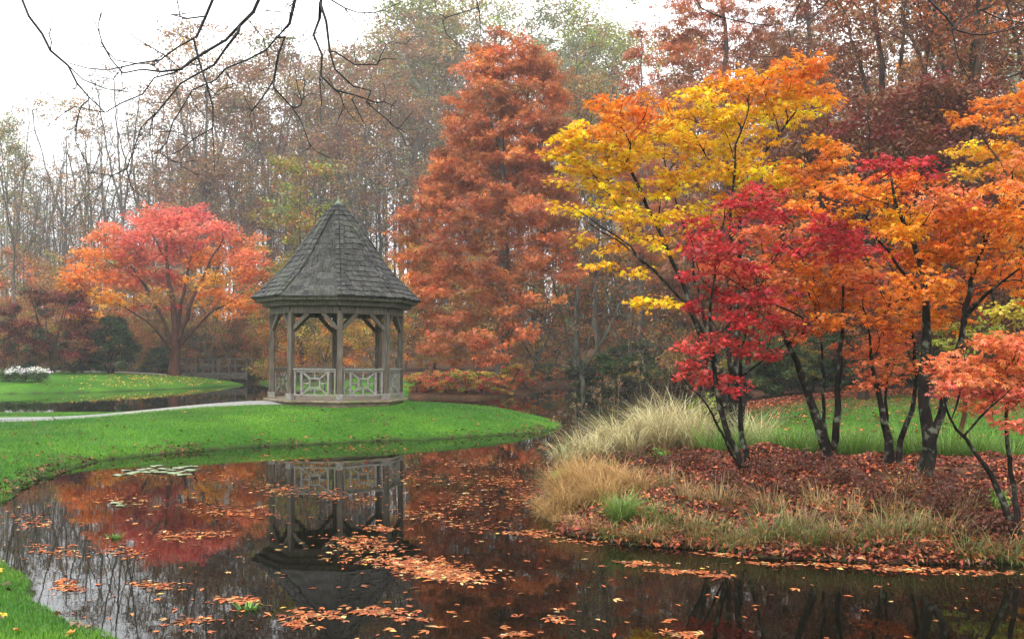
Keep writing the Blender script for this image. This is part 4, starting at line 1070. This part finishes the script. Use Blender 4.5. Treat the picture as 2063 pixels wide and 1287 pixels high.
bare_overhang('bare_tree', 'leafless tree beside the viewer whose dark twigs dip into the upper right corner', (bx2, by2),
    [([(bx2, by2, .3), (bx2, by2 + .1, 2.5), (bx2 - .2, by2 + .4, 4.8), (bx2 - .4, by2 + 1.2, 6.2)], .16, .09),
     ([(bx2 - .4, by2 + 1.2, 6.2), (4.4, 5.6, 6.6), J(1960, -260, 7.4), J(1840, -220, 7.4), J(1640, -240, 7.4), J(1360, -200, 7.4)], .06, .015)],
    [([(1840, -220), (1855, -60), (1870, 0), (1918, 60), (1958, 72), (2010, 72), (2060, 48)], 7.4, .018, .005),
     ([(1918, 60), (1974, 20), (2014, 0), (2050, -40)], 7.4, .009, .004), ([(1974, 20), (2005, 36), (2058, 46), (2090, 50)], 7.4, .007, .003),
     ([(1918, 60), (1926, 104), (1942, 148), (1954, 163)], 7.4, .008, .003),
     ([(1360, -200), (1370, -40), (1386, 0), (1424, 24), (1475, 44), (1515, 54), (1555, 52)], 7.4, .011, .003),
     ([(1640, -240), (1640, -50), (1619, 0), (1600, 35), (1591, 52)], 7.4, .007, .003), ([(1720, -230), (1700, -40), (1671, 0), (1635, 42), (1611, 60), (1595, 68), (1588, 56)], 7.4, .008, .003)], .0022)

# ------------------------------------------------------------------ grasses
def arc_blades(C, az, L, W, th0, bend, col, nseg=5, tipcol=None):
    """curved tapering strips"""
    N = len(C); L = np.broadcast_to(L, (N,)); W = np.broadcast_to(W, (N,))
    h = np.stack([np.cos(az), np.sin(az), np.zeros(N)], -1); s = np.stack([-np.sin(az), np.cos(az), np.zeros(N)], -1)
    p = C.copy(); V = []; cols = []
    for j in range(nseg + 1):
        t = j / nseg; w = W * (1 - t) ** .7 * .5 + .0004
        V += [p - s * w[:, None], p + s * w[:, None]]
        c = col if tipcol is None else col * (1 - t) + tipcol * t
        cols += [c, c]
        th = th0 + bend * (t ** 1.2)
        p = p + (h * np.sin(th)[:, None] + np.array([0, 0, 1.0]) * np.cos(th)[:, None]) * (L / nseg)[:, None]
    V = np.stack(V, 1); m = 2 * (nseg + 1)
    base = np.arange(N)[:, None] * m
    F = np.concatenate([base + np.array([[2 * j, 2 * j + 1, 2 * j + 3, 2 * j + 2]]) for j in range(nseg)])
    return V.reshape(-1, 3), F, np.stack(cols, 1).reshape(-1, 3)

def grass_clump(name, label, px, py, Y, n, L, W, spread, bend, c0, c1, r0=.15, group=None, lean=0.0, heads=0):
    b = at(px, py, Y); gz = max(ground(b[0], Y), .0)
    a = rng.uniform(0, 6.28, n); rr = r0 * np.sqrt(rng.uniform(0, 1, n))
    C = np.stack([np.cos(a) * rr, np.sin(a) * rr, np.full(n, -.03)], -1)
    az = a + rng.normal(0, .5, n)
    if lean: az = np.where(rng.random(n) < abs(lean), np.pi * (1.0 if lean > 0 else 0) + rng.normal(0, .7, n), az)
    th0 = np.abs(rng.normal(.05, spread, n)); bd = np.abs(rng.normal(bend, .45, n))
    k = np.exp(rng.normal(0, .25, (n, 1)))
    V, F, cc = arc_blades(C, az, L * rng.uniform(.55, 1.15, n), W, th0, bd, np.array(c0) * k, 6, np.array(c1) * k)
    o = obj(name, mesh_np(name, V, [F], M_BLADE, np.clip(cc, 0, .9)), None, (b[0], Y, gz))
    tag(o, label, 'grass clump', group)
    if heads:
        hb = rng.uniform(0, 6.28, heads); hl = L * rng.uniform(1.15, 1.5, heads)
        c_ = np.stack([np.cos(hb) * r0 * .5, np.sin(hb) * r0 * .5, np.zeros(heads)], -1)
        V, F, cc = arc_blades(c_, hb, hl, .006, np.full(heads, .08), np.abs(rng.normal(.35, .2, heads)), np.tile((.3, .2, .09), (heads, 1)), 6)
        tips = V.reshape(heads, 14, 3)[:, -1]
        st = obj('seed_stalk', mesh_np('seed_stalk', V, [F], M_BLADE, cc), o)
        C2, c2 = clusters(tips, np.tile((.36, .22, .11), (heads, 1)), 16, .035, 2.2)
        obj('seed_head', leaf_mesh(C2, .04, .01, c2, .6, -.5, 1, mat=M_BLADE), st)
    return o

STRAW0, STRAW1 = (.15, .065, .025), (.74, .68, .36)
TAN0, TAN1 = (.22, .13, .04), (.50, .30, .11)
GRN0, GRN1 = (.05, .10, .015), (.16, .26, .04)
gl = 'pale straw fountain grass in the tall row at the left end of the mound'
for px, py, Y, n, L in [(1140, 950, 18.0, 300, .75), (1172, 945, 18.4, 420, .9), (1205, 940, 17.8, 480, .95), (1240, 935, 18.6, 560, 1.05), (1272, 938, 17.6, 500, 1.05), (1305, 930, 18.4, 600, 1.15),
                        (1338, 932, 17.6, 560, 1.15), (1368, 925, 18.5, 600, 1.2), (1395, 930, 17.6, 500, 1.15), (1425, 920, 18.2, 420, 1.05), (1220, 925, 19.3, 380, .95), (1330, 915, 19.6, 400, 1.1)]:
    grass_clump('fountain_grass', gl, px, py, Y, int(n * rng.uniform(.4, .75)), L * rng.uniform(.88, 1.12), .013, .24, rng.uniform(1.35, 2.0), STRAW0, STRAW1, .22, 'fountain grasses in a row', .2, 5)
gl = 'pale arching grass behind the crimson maple stems'
for px, py, Y, n, L in [(1500, 905, 18.6, 200, .95), (1530, 905, 18.4, 240, 1.0)]:
    grass_clump('fountain_grass', gl, px, py, Y, n, L, .009, .22, 1.5, (.12, .13, .03), STRAW1, .15, 'arching grasses behind the crimson maple')
gl = 'tan drooping grass spilling over the left tip of the mound'
for px, py, Y, n, L in [(1140, 1030, 14.0, 560, .55), (1170, 1010, 14.4, 600, .6), (1205, 1020, 13.6, 620, .6), (1240, 1010, 14.0, 600, .55), (1275, 1025, 13.4, 520, .5), (1150, 1050, 13.2, 520, .5), (1215, 1050, 12.9, 560, .5), (1190, 1000, 15.2, 480, .55)]:
    grass_clump('drooping_grass', gl, px, py, Y, n, L, .008, .5, 1.6, TAN0, TAN1, .24, 'tan grasses at the tip', .45)
grass_clump('green_grass', 'bright green rush tuft drooping to the water at the front of the mound', 1252, 1080, 11.9, 420, .5, .009, .35, 1.3, GRN0, (.22, .33, .06), .14)
grass_clump('green_grass', 'small green grass tuft at the left water edge of the straw grasses', 1155, 915, 18.8, 260, .7, .010, .35, 1.2, GRN0, (.24, .32, .08), .2)
gl = 'mixed green and straw grass tuft along the near water edge of the mound'
for k, px in enumerate(range(1300, 2090, 34)):
    Y = np.interp(px, [1250, 1400, 1550, 1700, 1900, 2063], [11.5, 11.15, 10.85, 10.6, 10.4, 10.3]) + rng.uniform(-.12, .35)
    c = (GRN0, (.20, .25, .06)) if k % 3 == 1 else ((.14, .10, .03), (.36, .27, .10)) if k % 3 == 0 else ((.09, .09, .02), (.28, .26, .09))
    grass_clump('edge_grass', gl, px + rng.uniform(-8, 8), 1090, Y, int(rng.uniform(100, 240) * (1 if px < 1520 else .5)), rng.uniform(.22, .48), .008, .5, 1.4, c[0], c[1], .2, 'grass tufts along the water edge')
gl = 'lush green grass tuft at the back of the mound between the maple trunks'
for px, py, Y in [(1440, 915, 16.6), (1475, 930, 17.4), (1555, 920, 17.8), (1590, 925, 17.2), (1625, 930, 17.0), (1700, 930, 17.2), (1725, 925, 16.8), (1745, 930, 17.4), (1770, 935, 17.0), (1830, 935, 17.0), (1905, 935, 16.6), (1930, 930, 17.2), (1965, 945, 16.4), (2000, 950, 16.6), (2040, 960, 16.0)]:
    grass_clump('green_grass', gl, px, py, Y, 240, rng.uniform(.45, .75), .010, .35, 1.1, (.04, .10, .012), (.18, .32, .04), .26, 'green grass tufts behind the mound')
gl = 'thin dry straw tuft growing through the red leaf litter'
for px, py, Y in [(1650, 1040, 11.8), (1700, 1060, 11.4), (1800, 1050, 11.5), (1830, 1020, 12.2), (1450, 1050, 12.0), (1390, 1060, 12.2), (1550, 1045, 11.8), (1930, 1060, 11.2), (1350, 1000, 13.6)]:
    grass_clump('dry_grass', gl, px, py, Y, 120, .38, .006, .45, 1.1, (.14, .10, .03), (.40, .27, .10), .2, 'dry grass tufts in the litter')

for k in range(26):
    t = rng.uniform(2.5, 7.0); x = rng.uniform(2.2, 6.2); y = 10.9 - .16 * x + rng.uniform(-.05, .9)
    if ground(x, y) < .06: continue
    grass_clump('dead_stems', 'low thatch of dark dead stems on the front bank', CX + x * FPX / y, 0, y, 110, rng.uniform(.16, .30), .006, .9, .9, (.05, .025, .014), (.16, .08, .04), .2, 'dead stem thatches')

gl = 'ragged tuft of dead grass hanging over the bank of the mound'
shore = np.array([(.36, 14.6), (.42, 13.6), (.5, 13.0), (.72, 12.3), (1.22, 11.3), (2.0, 11.0), (2.76, 10.7), (3.46, 10.5), (4.42, 10.3), (5.4, 10.2)])
sl = np.r_[0, np.cumsum(np.hypot(*np.diff(shore, axis=0).T))]
for k, t in enumerate(np.arange(0.7, sl[-1], .27)):
    x = np.interp(t, sl, shore[:, 0]); y = np.interp(t, sl, shore[:, 1]) + rng.uniform(-.08, .12)
    for _ in range(12):
        if ground(x, y) > .03: break
        x += .02; y += .03
    q = k * 7 % 5; c = [(GRN0, (.20, .25, .06)), ((.13, .085, .03), (.38, .25, .09)), ((.10, .09, .02), (.30, .26, .08)), ((.12, .06, .025), (.30, .15, .06)), ((.13, .10, .03), (.42, .32, .13))][q]
    if x < 1.0: c = (TAN0, TAN1)
    px = CX + x * FPX / y
    grass_clump('bank_grass', gl, px, 0, y, int(rng.uniform(90, 190) * (1 if x < 2.7 else .45)), rng.uniform(.14, .34), .008, .6, 1.6, c[0], c[1], .17, 'dead grass tufts along the bank')

# dry brushy shrubs and small plants on the mound
def brush(name, label, px, py, Y, n, L, col, leafcol, cat='shrub', r=.25, nl=90):
    b = at(px, py, Y); gz = ground(b[0], Y)
    root = empty(name, (b[0], Y, gz), label, cat)
    pts = ellipsoid_pts(n, (0, 0, L * .55), (r, r, L * .5)); pts[:, 2] = np.maximum(pts[:, 2], .03)
    limbs = [([(0, 0, -.05), (0, 0, L * .3)], .012, .006)]
    obj('stems', tube_mesh('stems', skeleton(limbs, pts, .08, .3, tip=.0022), M_BARK_BROWN, .008, 5, 3), root)
    C, cc = clusters(pts, np.tile(leafcol, (n, 1)), nl / 10, .06, .8)
    obj('leaves', leaf_mesh(C, .05, .024, cc, .7, .3, 1), root)
for px, py, Y, L, r, lab in [(1700, 1010, 12.6, .3, .4, 'low dark brush between the left and middle forked maples'), (1760, 1045, 11.7, .28, .34, 'rusty low brush below the middle maple'), (1590, 1020, 12.3, .28, .4, 'dark maroon brush on the front slope right of the crimson maple'), (1460, 1015, 12.6, .26, .36, 'dark brown brush on the front slope below the crimson maple'), (1960, 1030, 11.6, .3, .34, 'dark brush left of the leaning pink maple'), (1990, 1090, 10.7, .26, .3, 'low dark brush by the water at the right edge'),
                             (1880, 1045, 11.8, .42, .36, 'dark rusty brush at the foot of the thick V-forked trunk'), (1910, 1080, 11.1, .36, .30, 'low brown brush near the water right of the thick trunk'), (1640, 985, 13.4, .34, .36, 'dark red-brown brush in front of the left forked maple'),
                             (1540, 985, 13.2, .30, .34, 'low maroon brush at the base of the crimson maple'), (1390, 985, 14.6, .34, .4, 'dark brown brush under the straw grasses'), (1320, 975, 15.4, .36, .45, 'blackish brown brush at the foot of the fountain grass row'), (1235, 965, 16.2, .34, .4, 'brown brush below the left end of the fountain grass row')]:
    brush('dry_brush', lab, px, py, Y, 90, L, None, PAL['dbrn'] * .8, 'shrub', r, 60)
brush('green_seedling', 'small bright green seedling in front of the dark brush', 1330, 955, 15.6, 22, .3, None, (.14, .30, .03), 'plant', .16, 110)
brush('green_seedling', 'yellow-green leafy bush behind the crimson maple drooping branch', 1415, 850, 18.9, 60, 1.0, None, (.28, .36, .03), 'plant', .35, 130)
brush('green_seedling', 'pale green seedling beside the leaning pink maple stem', 2008, 1030, 11.3, 20, .22, None, (.2, .3, .05), 'plant', .12, 110)

# ------------------------------------------------------------------ scattered leaves
def on_ground_pts(n, xr, yr, cond):
    out = []
    tot = 0
    while tot < n:
        x = rng.uniform(*xr, 4 * n); y = rng.uniform(*yr, 4 * n)
        T = terrain(x, y); k = cond(x, y, *T)
        out.append(np.stack([x[k], y[k], T[0][k]], -1)); tot += k.sum()
        if len(out) > 30: break
    return np.concatenate(out)[:n]

def scatter(name, label, P, L, W, colset, cat, lift=.02, tilt=.35, lobes=1, curl=.25, parent=None):
    N = len(P); pal = np.array(colset)
    c = pal[rng.integers(0, len(pal), N)] * np.exp(rng.normal(0, .25, (N, 1)))
    P = P.copy(); P[:, 2] += lift * rng.uniform(.5, 1.5, N)
    az = rng.uniform(0, 6.28, N); d = np.stack([np.cos(az), np.sin(az), rng.normal(0, tilt * .5, N)], -1)
    o = obj(name, leaf_mesh(P, L, W, np.clip(c, 0, .9), tilt, 0, lobes, dirs=d, curl=curl, mat=M_DEAD, name=name))
    return tag(o, label, cat, None, 'stuff')

LIT = [(.46, .13, .035), (.42, .09, .03), (.30, .055, .03), (.26, .065, .025), (.19, .04, .018), (.13, .026, .016), (.32, .10, .035), (.10, .032, .017), (.40, .19, .07), (.22, .033, .022), (.06, .024, .015), (.075, .038, .02), (.15, .03, .02), (.11, .03, .018)]
P = on_ground_pts(30000, (0.3, 9), (10, 18.2), lambda x, y, h, a, b, c, d: (c > -.12) & (y < 16.6 + .12 * x + .5 * np.sin(x * 3)) & (rng.random(len(x)) < np.clip(c * 1.2, .25, 1) * np.where(x < 2.2, .45, 1) * np.clip(.62 + .3 * wob(x * 1.7, y * 1.7), .12, 1)))
Q = on_ground_pts(7000, (0.5, 7.5), (9.9, 12.6), lambda x, y, h, a, b, c, d: (c > -.1) & (c < .75))
P = np.concatenate([P, Q])
scatter('leaf_litter', 'red and brown fallen leaves covering the mound under the maples', P, .066 * rng.lognormal(0, .3, len(P)), .042, LIT, 'leaf litter', .025, .5)
P = on_ground_pts(5200, (5, 26), (25, 44), lambda x, y, h, a, b, c, d: (d > .1) & (rng.random(len(x)) < np.where(y > 37, 1, .3)))
scatter('fallen_leaves', 'brown fallen leaves strewn over the right-hand lawn', P, .13, .09, LIT[:4], 'leaf litter', .03, .4)
P = on_ground_pts(150, (-7, -2.5), (5.5, 10.6), lambda x, y, h, a, b, c, d: (b > .03))
scatter('fallen_leaves', 'few yellow and brown leaves on the near corner of the lawn', P, .075, .055, [(.5, .3, .03), (.3, .15, .06), (.2, .13, .08), (.45, .2, .04), (.09, .05, .03), (.14, .08, .05)], 'leaf litter', .045, .4, 3)
P = on_ground_pts(1100, (-10, 1.8), (13, 31), lambda x, y, h, a, b, c, d: (a > -.08) & (a < .30) & (rng.random(len(x)) < np.clip(.5 + .35 * wob(x * 1.3, y * 1.3), 0.05, 1)))
scatter('fallen_leaves', 'dark sodden leaves drifted along the water edge of the gazebo lawn', P, .085, .05, [(.09, .04, .02), (.06, .03, .018), (.16, .06, .025), (.24, .09, .03), (.05, .035, .02)], 'leaf litter', .012, .3)
P = on_ground_pts(260, (-16, 1), (16, 30), lambda x, y, h, a, b, c, d: (a > .05) & (rng.random(len(x)) < np.exp(-a * .6) + .05))
scatter('fallen_leaves', 'scattered dry leaves on the gazebo lawn near its water edge', P, .09, .06, LIT, 'leaf litter', .03, .4)
P = on_ground_pts(500, (-30, -20), (57, 74), lambda x, y, h, a, b, c, d: (d > .5) & (rng.random(len(x)) < np.exp(-((x + 21.5) / 5) ** 2)))
scatter('fallen_leaves', 'yellow leaves dropped on the far lawn beneath the red tree', P, .16, .1, [(.5, .36, .05), (.45, .2, .04)], 'leaf litter', .04, .4)

# leaves afloat: rafts where the photo has them, and strays
def w2(px, py):
    Y = CAMZ * FPX / (np.asarray(py, float) - HY)
    return (np.asarray(px) - CX) * Y / FPX, Y
rafts = [(740, 1100, 90, 12, 130), (800, 1130, 110, 14, 230), (880, 1150, 95, 18, 330), (900, 1160, 75, 12, 200), (720, 1085, 60, 8, 70), (770, 1066, 40, 8, 60), (640, 1238, 60, 10, 80), (760, 1232, 80, 9, 90), (600, 1255, 30, 9, 40),
         (820, 1245, 40, 5, 30), (1120, 1248, 20, 7, 26), (1040, 1279, 30, 4, 22), (1380, 1278, 40, 6, 34), (1350, 1250, 12, 4, 8), (1290, 1135, 60, 4, 60), (1380, 1152, 70, 5, 90), (1450, 1160, 24, 4, 36), (1640, 1138, 160, 6, 90), (1830, 1146, 90, 8, 110), (1960, 1152, 90, 7, 60), (1480, 1118, 90, 5, 70),
         (960, 935, 120, 12, 170), (860, 960, 120, 20, 140), (1000, 970, 100, 24, 190), (1060, 1010, 50, 26, 130), (1080, 1075, 50, 8, 90), (930, 1010, 90, 20, 130), (960, 1060, 80, 18, 60), (680, 1000, 70, 16, 90), (560, 985, 60, 14, 130), (470, 1030, 90, 16, 170), (350, 1080, 60, 10, 70),
         (420, 1075, 60, 8, 70), (250, 955, 100, 6, 60), (420, 960, 100, 10, 80), (560, 925, 120, 8, 70), (750, 905, 120, 8, 80), (250, 1010, 90, 14, 60), (320, 1180, 60, 8, 60), (480, 1210, 60, 8, 60), (400, 1250, 60, 8, 30), (250, 1110, 60, 12, 50), (130, 1180, 40, 14, 50), (120, 1110, 60, 16, 50), (60, 1050, 50, 16, 60), (860, 1040, 60, 14, 90), (1110, 960, 14, 30, 60), (1100, 900, 30, 10, 70), (1180, 1092, 60, 6, 50)]
FX, FY = [], []
for px, py, rx, ry, n in rafts:
    t = rng.normal(0, .5, n); u = rng.normal(0, .5, n)
    x, y = w2(px + rx * t + ry * u * .8, np.clip(py + ry * u + rx * .03 * t, 880, 1300)); FX.append(x); FY.append(y)
n = 330
py = rng.uniform(885, 1287, n); px = rng.uniform(0, 1250, n); x, y = w2(px, py); k = rng.random(n) < .75; FX.append(x[k]); FY.append(y[k])
py = rng.uniform(1130, 1287, 60); px = rng.uniform(1000, 2063, 60); x, y = w2(px, py); FX.append(x); FY.append(y)
n = 260; x, y = w2(rng.uniform(1080, 1480, n), rng.uniform(785, 880, n)); FX.append(x); FY.append(y)
FX, FY = np.concatenate(FX), np.concatenate(FY)
T = terrain(FX, FY); k = T[0] < -.01; FX, FY = FX[k], FY[k]
P = np.stack([FX, FY, np.full(len(FX), .002)], -1)
hf = rng.random(len(P)) < .55
scatter('floating_leaves', 'narrow orange and tan leaves floating in rafts on the dark pond', P[hf], .068 * rng.lognormal(0, .35, hf.sum()), .030, [(.46, .13, .03), (.40, .10, .03), (.50, .17, .05), (.34, .10, .04), (.5, .3, .12), (.44, .12, .03), (.16, .05, .02), (.22, .08, .03), (.28, .06, .02)], 'floating leaves', .003, .05, 1, .06)
scatter('floating_leaves', 'lobed orange and brown leaves floating among the narrow ones', P[~hf], .068 * rng.lognormal(0, .35, (~hf).sum()), .022, [(.46, .13, .03), (.40, .10, .03), (.50, .17, .05), (.34, .10, .04), (.5, .3, .12), (.44, .12, .03), (.16, .05, .02), (.22, .08, .03), (.28, .06, .02)], 'floating leaves', .003, .05, 3, .06)
k = rng.random(len(P)) < .022
scatter('floating_leaves', 'small pale yellow leaves floating singly among the orange ones', P[k] + rng.normal(0, .12, (k.sum(), 3)) * np.array([1, 1, 0]), .07, .05, [(.55, .42, .12), (.55, .36, .06), (.5, .42, .25)], 'floating leaves', .003, .05, 1, .06)

# lily pads and water weeds
def pad_mesh(r):
    n = 18; a0 = R(14); vs = [(0, 0, .004)]
    for i in range(n + 1):
        a = a0 + (2 * math.pi - 2 * a0) * i / n; rr = r * (1 + .05 * math.sin(5 * a))
        vs.append((math.cos(a) * rr, math.sin(a) * rr, .004 + .006 * math.sin(3 * a)))
    V = np.array(vs); Vb = V - np.array([0, 0, .006]); m = len(V)
    F3 = [(0, i, i + 1) for i in range(1, m - 1)]
    F3 += [(m, m + i + 1, m + i) for i in range(1, m - 1)]
    F4 = [(i, m + i, m + (i + 1), i + 1) for i in range(0, m - 1)] + [(m - 1, 2 * m - 1, m, 0)]
    return mesh_np('lily_pad', np.concatenate([V, Vb]), [np.array(F3), np.array(F4)], M_PAD)
PMS = [pad_mesh(.12), pad_mesh(.09), pad_mesh(.13)]
for i, (px, py) in enumerate([(240, 957), (255, 948), (272, 953), (288, 947), (300, 944), (316, 939), (330, 945), (345, 948), (360, 943), (372, 941), (390, 940), (322, 952), (338, 952), (365, 951), (372, 957), (296, 952), (278, 950), (352, 954), (265, 955), (310, 949), (384, 947)]):
    x, y = w2(px, py)
    o = obj('lily_pad', PMS[i % 3], None, (float(x), float(y), .006 + .004 * (i % 4))); o.rotation_euler = (0, 0, rng.uniform(0, 6.28))
    tag(o, 'pale green lily pad in the floating cluster by the curved lawn edge', 'lily pad', 'lily pads in a cluster')
for i, (px, py) in enumerate([(236, 1013), (244, 1019)]):
    x, y = w2(px, py); o = obj('lily_pad', PMS[i], None, (float(x), float(y), .006 + .004 * i)); o.scale = (.8, .8, 1)
    tag(o, ['dull grey lily pad alone below the cluster, the smaller upper one', 'dull grey lily pad alone below the cluster, the lower one'][i], 'lily pad')
def weed(px, py, lab):
    x, y = w2(px, py)
    n = 40; a = rng.uniform(0, 6.28, n); rr = .10 * np.sqrt(rng.uniform(0, 1, n))
    V, F, cc = arc_blades(np.stack([np.cos(a) * rr, np.sin(a) * rr * .8, np.full(n, -.01)], -1), a, rng.uniform(.03, .10, n), .014, np.full(n, .5), np.full(n, 1.1), np.tile((.14, .28, .04), (n, 1)) * np.exp(rng.normal(0, .3, (n, 1))), 3)
    tag(obj('water_weed', mesh_np('water_weed', V, [F], M_BLADE, cc), None, (float(x), float(y), 0)), lab, 'water plant')
weed(228, 1082, 'small green water weed left of the reflected red tree'); weed(500, 1226, 'bright green water weed at the lower middle of the pond')

# ------------------------------------------------------------------ lawn blades
def lawn(name, label, P, L, W, cat='grass', dim=1.0, dry=0.0):
    N = len(P); az = rng.uniform(0, 6.28, N)
    k = np.exp(rng.normal(0, .22, (N, 1))) * (1 + .25 * np.sin(P[:, :1] * 1.3) * np.sin(P[:, 1:2] * .9))
    mixc = rng.random((N, 1))
    c = ((np.array([[.042, .145, .008]]) * (1 - mixc) + np.array([[.085, .20, .013]]) * mixc)) * k * dim
    q = P[:, :2]; v = sum(np.sin(q @ (np.array([math.cos(t), math.sin(t)]) * f) + t * 5) / f ** .35 for t, f in ((.3, .55), (1.2, .9), (2.0, 1.4), (2.7, 2.3), (.9, 3.4), (1.7, 5.0), (2.4, 7.3)))
    c = c * np.exp(.13 * v)[:, None] * np.stack([1 + .10 * v, np.ones(N), np.ones(N)], -1).clip(.7, 1.5)
    dr = rng.random(N) < dry * (1 + .8 * np.sin(P[:, 0] * .9 + P[:, 1] * .5)); c[dr] = np.array([.17, .10, .03]) * k[dr]
    V, F, cc = arc_blades(P - np.array([0, 0, .01]), az, L * rng.uniform(.6, 1.3, N), W, np.abs(rng.normal(.2, .2, N)), np.abs(rng.normal(.7, .4, N)), c, 2, c * 1.15)
    tag(obj(name, mesh_np(name, V, [F], M_BLADE, np.clip(cc, 0, .8))), label, cat, None, 'stuff')
P = on_ground_pts(70000, (-7.5, -1.5), (5.8, 11.6), lambda x, y, h, a, b, c, d: (b > -.04) & (rng.random(len(x)) < np.clip(1.6 - y * .1, .3, 1)))
lawn('lawn_grass', 'short bright green grass on the near corner of the lawn', P, .05, .006)
P = on_ground_pts(170000, (-17, 1.6), (13.5, 36), lambda x, y, h, a, b, c, d: (a > -.05) & (~((y > 25.3 + (x + 19) * .235) & (y < 27.8 + (x + 19) * .22) & (x < -6.2))) & (np.hypot(x + 5.3, y - 30) > 2.2) & (x > -.56 * y - 1))
lawn('lawn_grass', 'mown bright green grass covering the gazebo lawn', P, .055, .012)
P = on_ground_pts(42000, (6, 24), (24.6, 42), lambda x, y, h, a, b, c, d: (d > -.03) & (x < .56 * y) & (rng.random(len(x)) < np.where(y > 38, .15, 1)))
lawn('lawn_grass', 'green grass of the lawn behind the maples at right', P, .06, .018, 'grass', .62, .28)  # shade put into the blade colour by dimming it; some blades dry brown

# ------------------------------------------------------------------ flower bush and sapling on the far bank
def flower_bush():
    Y = 61.0; b = at(50, 0, Y); gz = ground(b[0], Y)
    root = empty('flower_bush', (b[0], Y, gz), 'low green bush covered in white blossoms at the left edge of the far lawn', 'bush')
    pts = np.concatenate([ellipsoid_pts(40, (cx * .029, rng.uniform(-.3, .3), .45), (.5, .5, .4)) for cx in range(-42, 46, 10)])
    pts[:, 2] = np.maximum(pts[:, 2], .05)
    C, cc = clusters(pts, np.tile(PAL['grn'] * 1.3, (len(pts), 1)), 12, .16, .8)
    obj('leaves', leaf_mesh(C, .12, .06, cc, .7, .3, 1), root)
    k = (pts[:, 2] > .48) & (pts[:, 0] > -.95)
    C, cc = clusters(pts[k] + np.array([0, -.05, .06]), np.tile((.85, .80, .78), (k.sum(), 1)), 9, .16, .7, .05, .08)
    obj('blossoms', leaf_mesh(C, .10, .08, np.clip(cc, 0, .85), .8, 0, 1), root)
flower_bush()
def sapling():
    Y = 82.0; b = at(521, 0, Y); gz = ground(b[0], Y)
    root = empty('yellow_sapling', (b[0], Y, gz), 'tiny sapling with a yellow leafy top right of the footbridge', 'tree')
    zt = at(0, 733, Y)[2] - gz
    pts = ellipsoid_pts(26, (0, 0, zt), (.3, .3, .16))
    obj('trunk', tube_mesh('trunk', skeleton([([(0, 0, -.1), (0, 0, zt)], .03, .015)], pts, .15, .2), M_BARK_BROWN, .01, 5, 3), root)
    C, cc = clusters(pts, np.tile((.6, .42, .05), (26, 1)), 8, .1, .8)
    obj('crown', leaf_mesh(C, .14, .08, cc, .6, .2, 1), root)
sapling()

# ------------------------------------------------------------------ misty air
def haze():
    x0, x1, y0, y1, z0, z1 = -1400, 1400, -400, 1500, -1.8, 72
    V = [(x, y, z) for z in (z0, z1) for x, y in ((x0, y0), (x1, y0), (x1, y1), (x0, y1))]
    F = [(3, 2, 1, 0), (4, 5, 6, 7), (0, 1, 5, 4), (1, 2, 6, 5), (2, 3, 7, 6), (3, 0, 4, 7)]
    m, n, l = mat_new('haze')
    n.remove(n['Principled BSDF'])
    v = n.new('ShaderNodeVolumePrincipled')
    v.inputs['Color'].default_value = (0.66, 0.68, 0.70, 1)
    v.inputs['Density'].default_value = 0.0008
    v.inputs['Anisotropy'].default_value = 0.2
    l.new(v.outputs[0], n['Material Output'].inputs['Volume'])
    tag(obj('haze', mesh_np('haze', V, [F], m)), 'pale mist hanging in the air', 'mist', None, 'stuff')
haze()
print('objects', len(bpy.data.objects), 'faces', sum(len(m.polygons) for m in bpy.data.meshes))
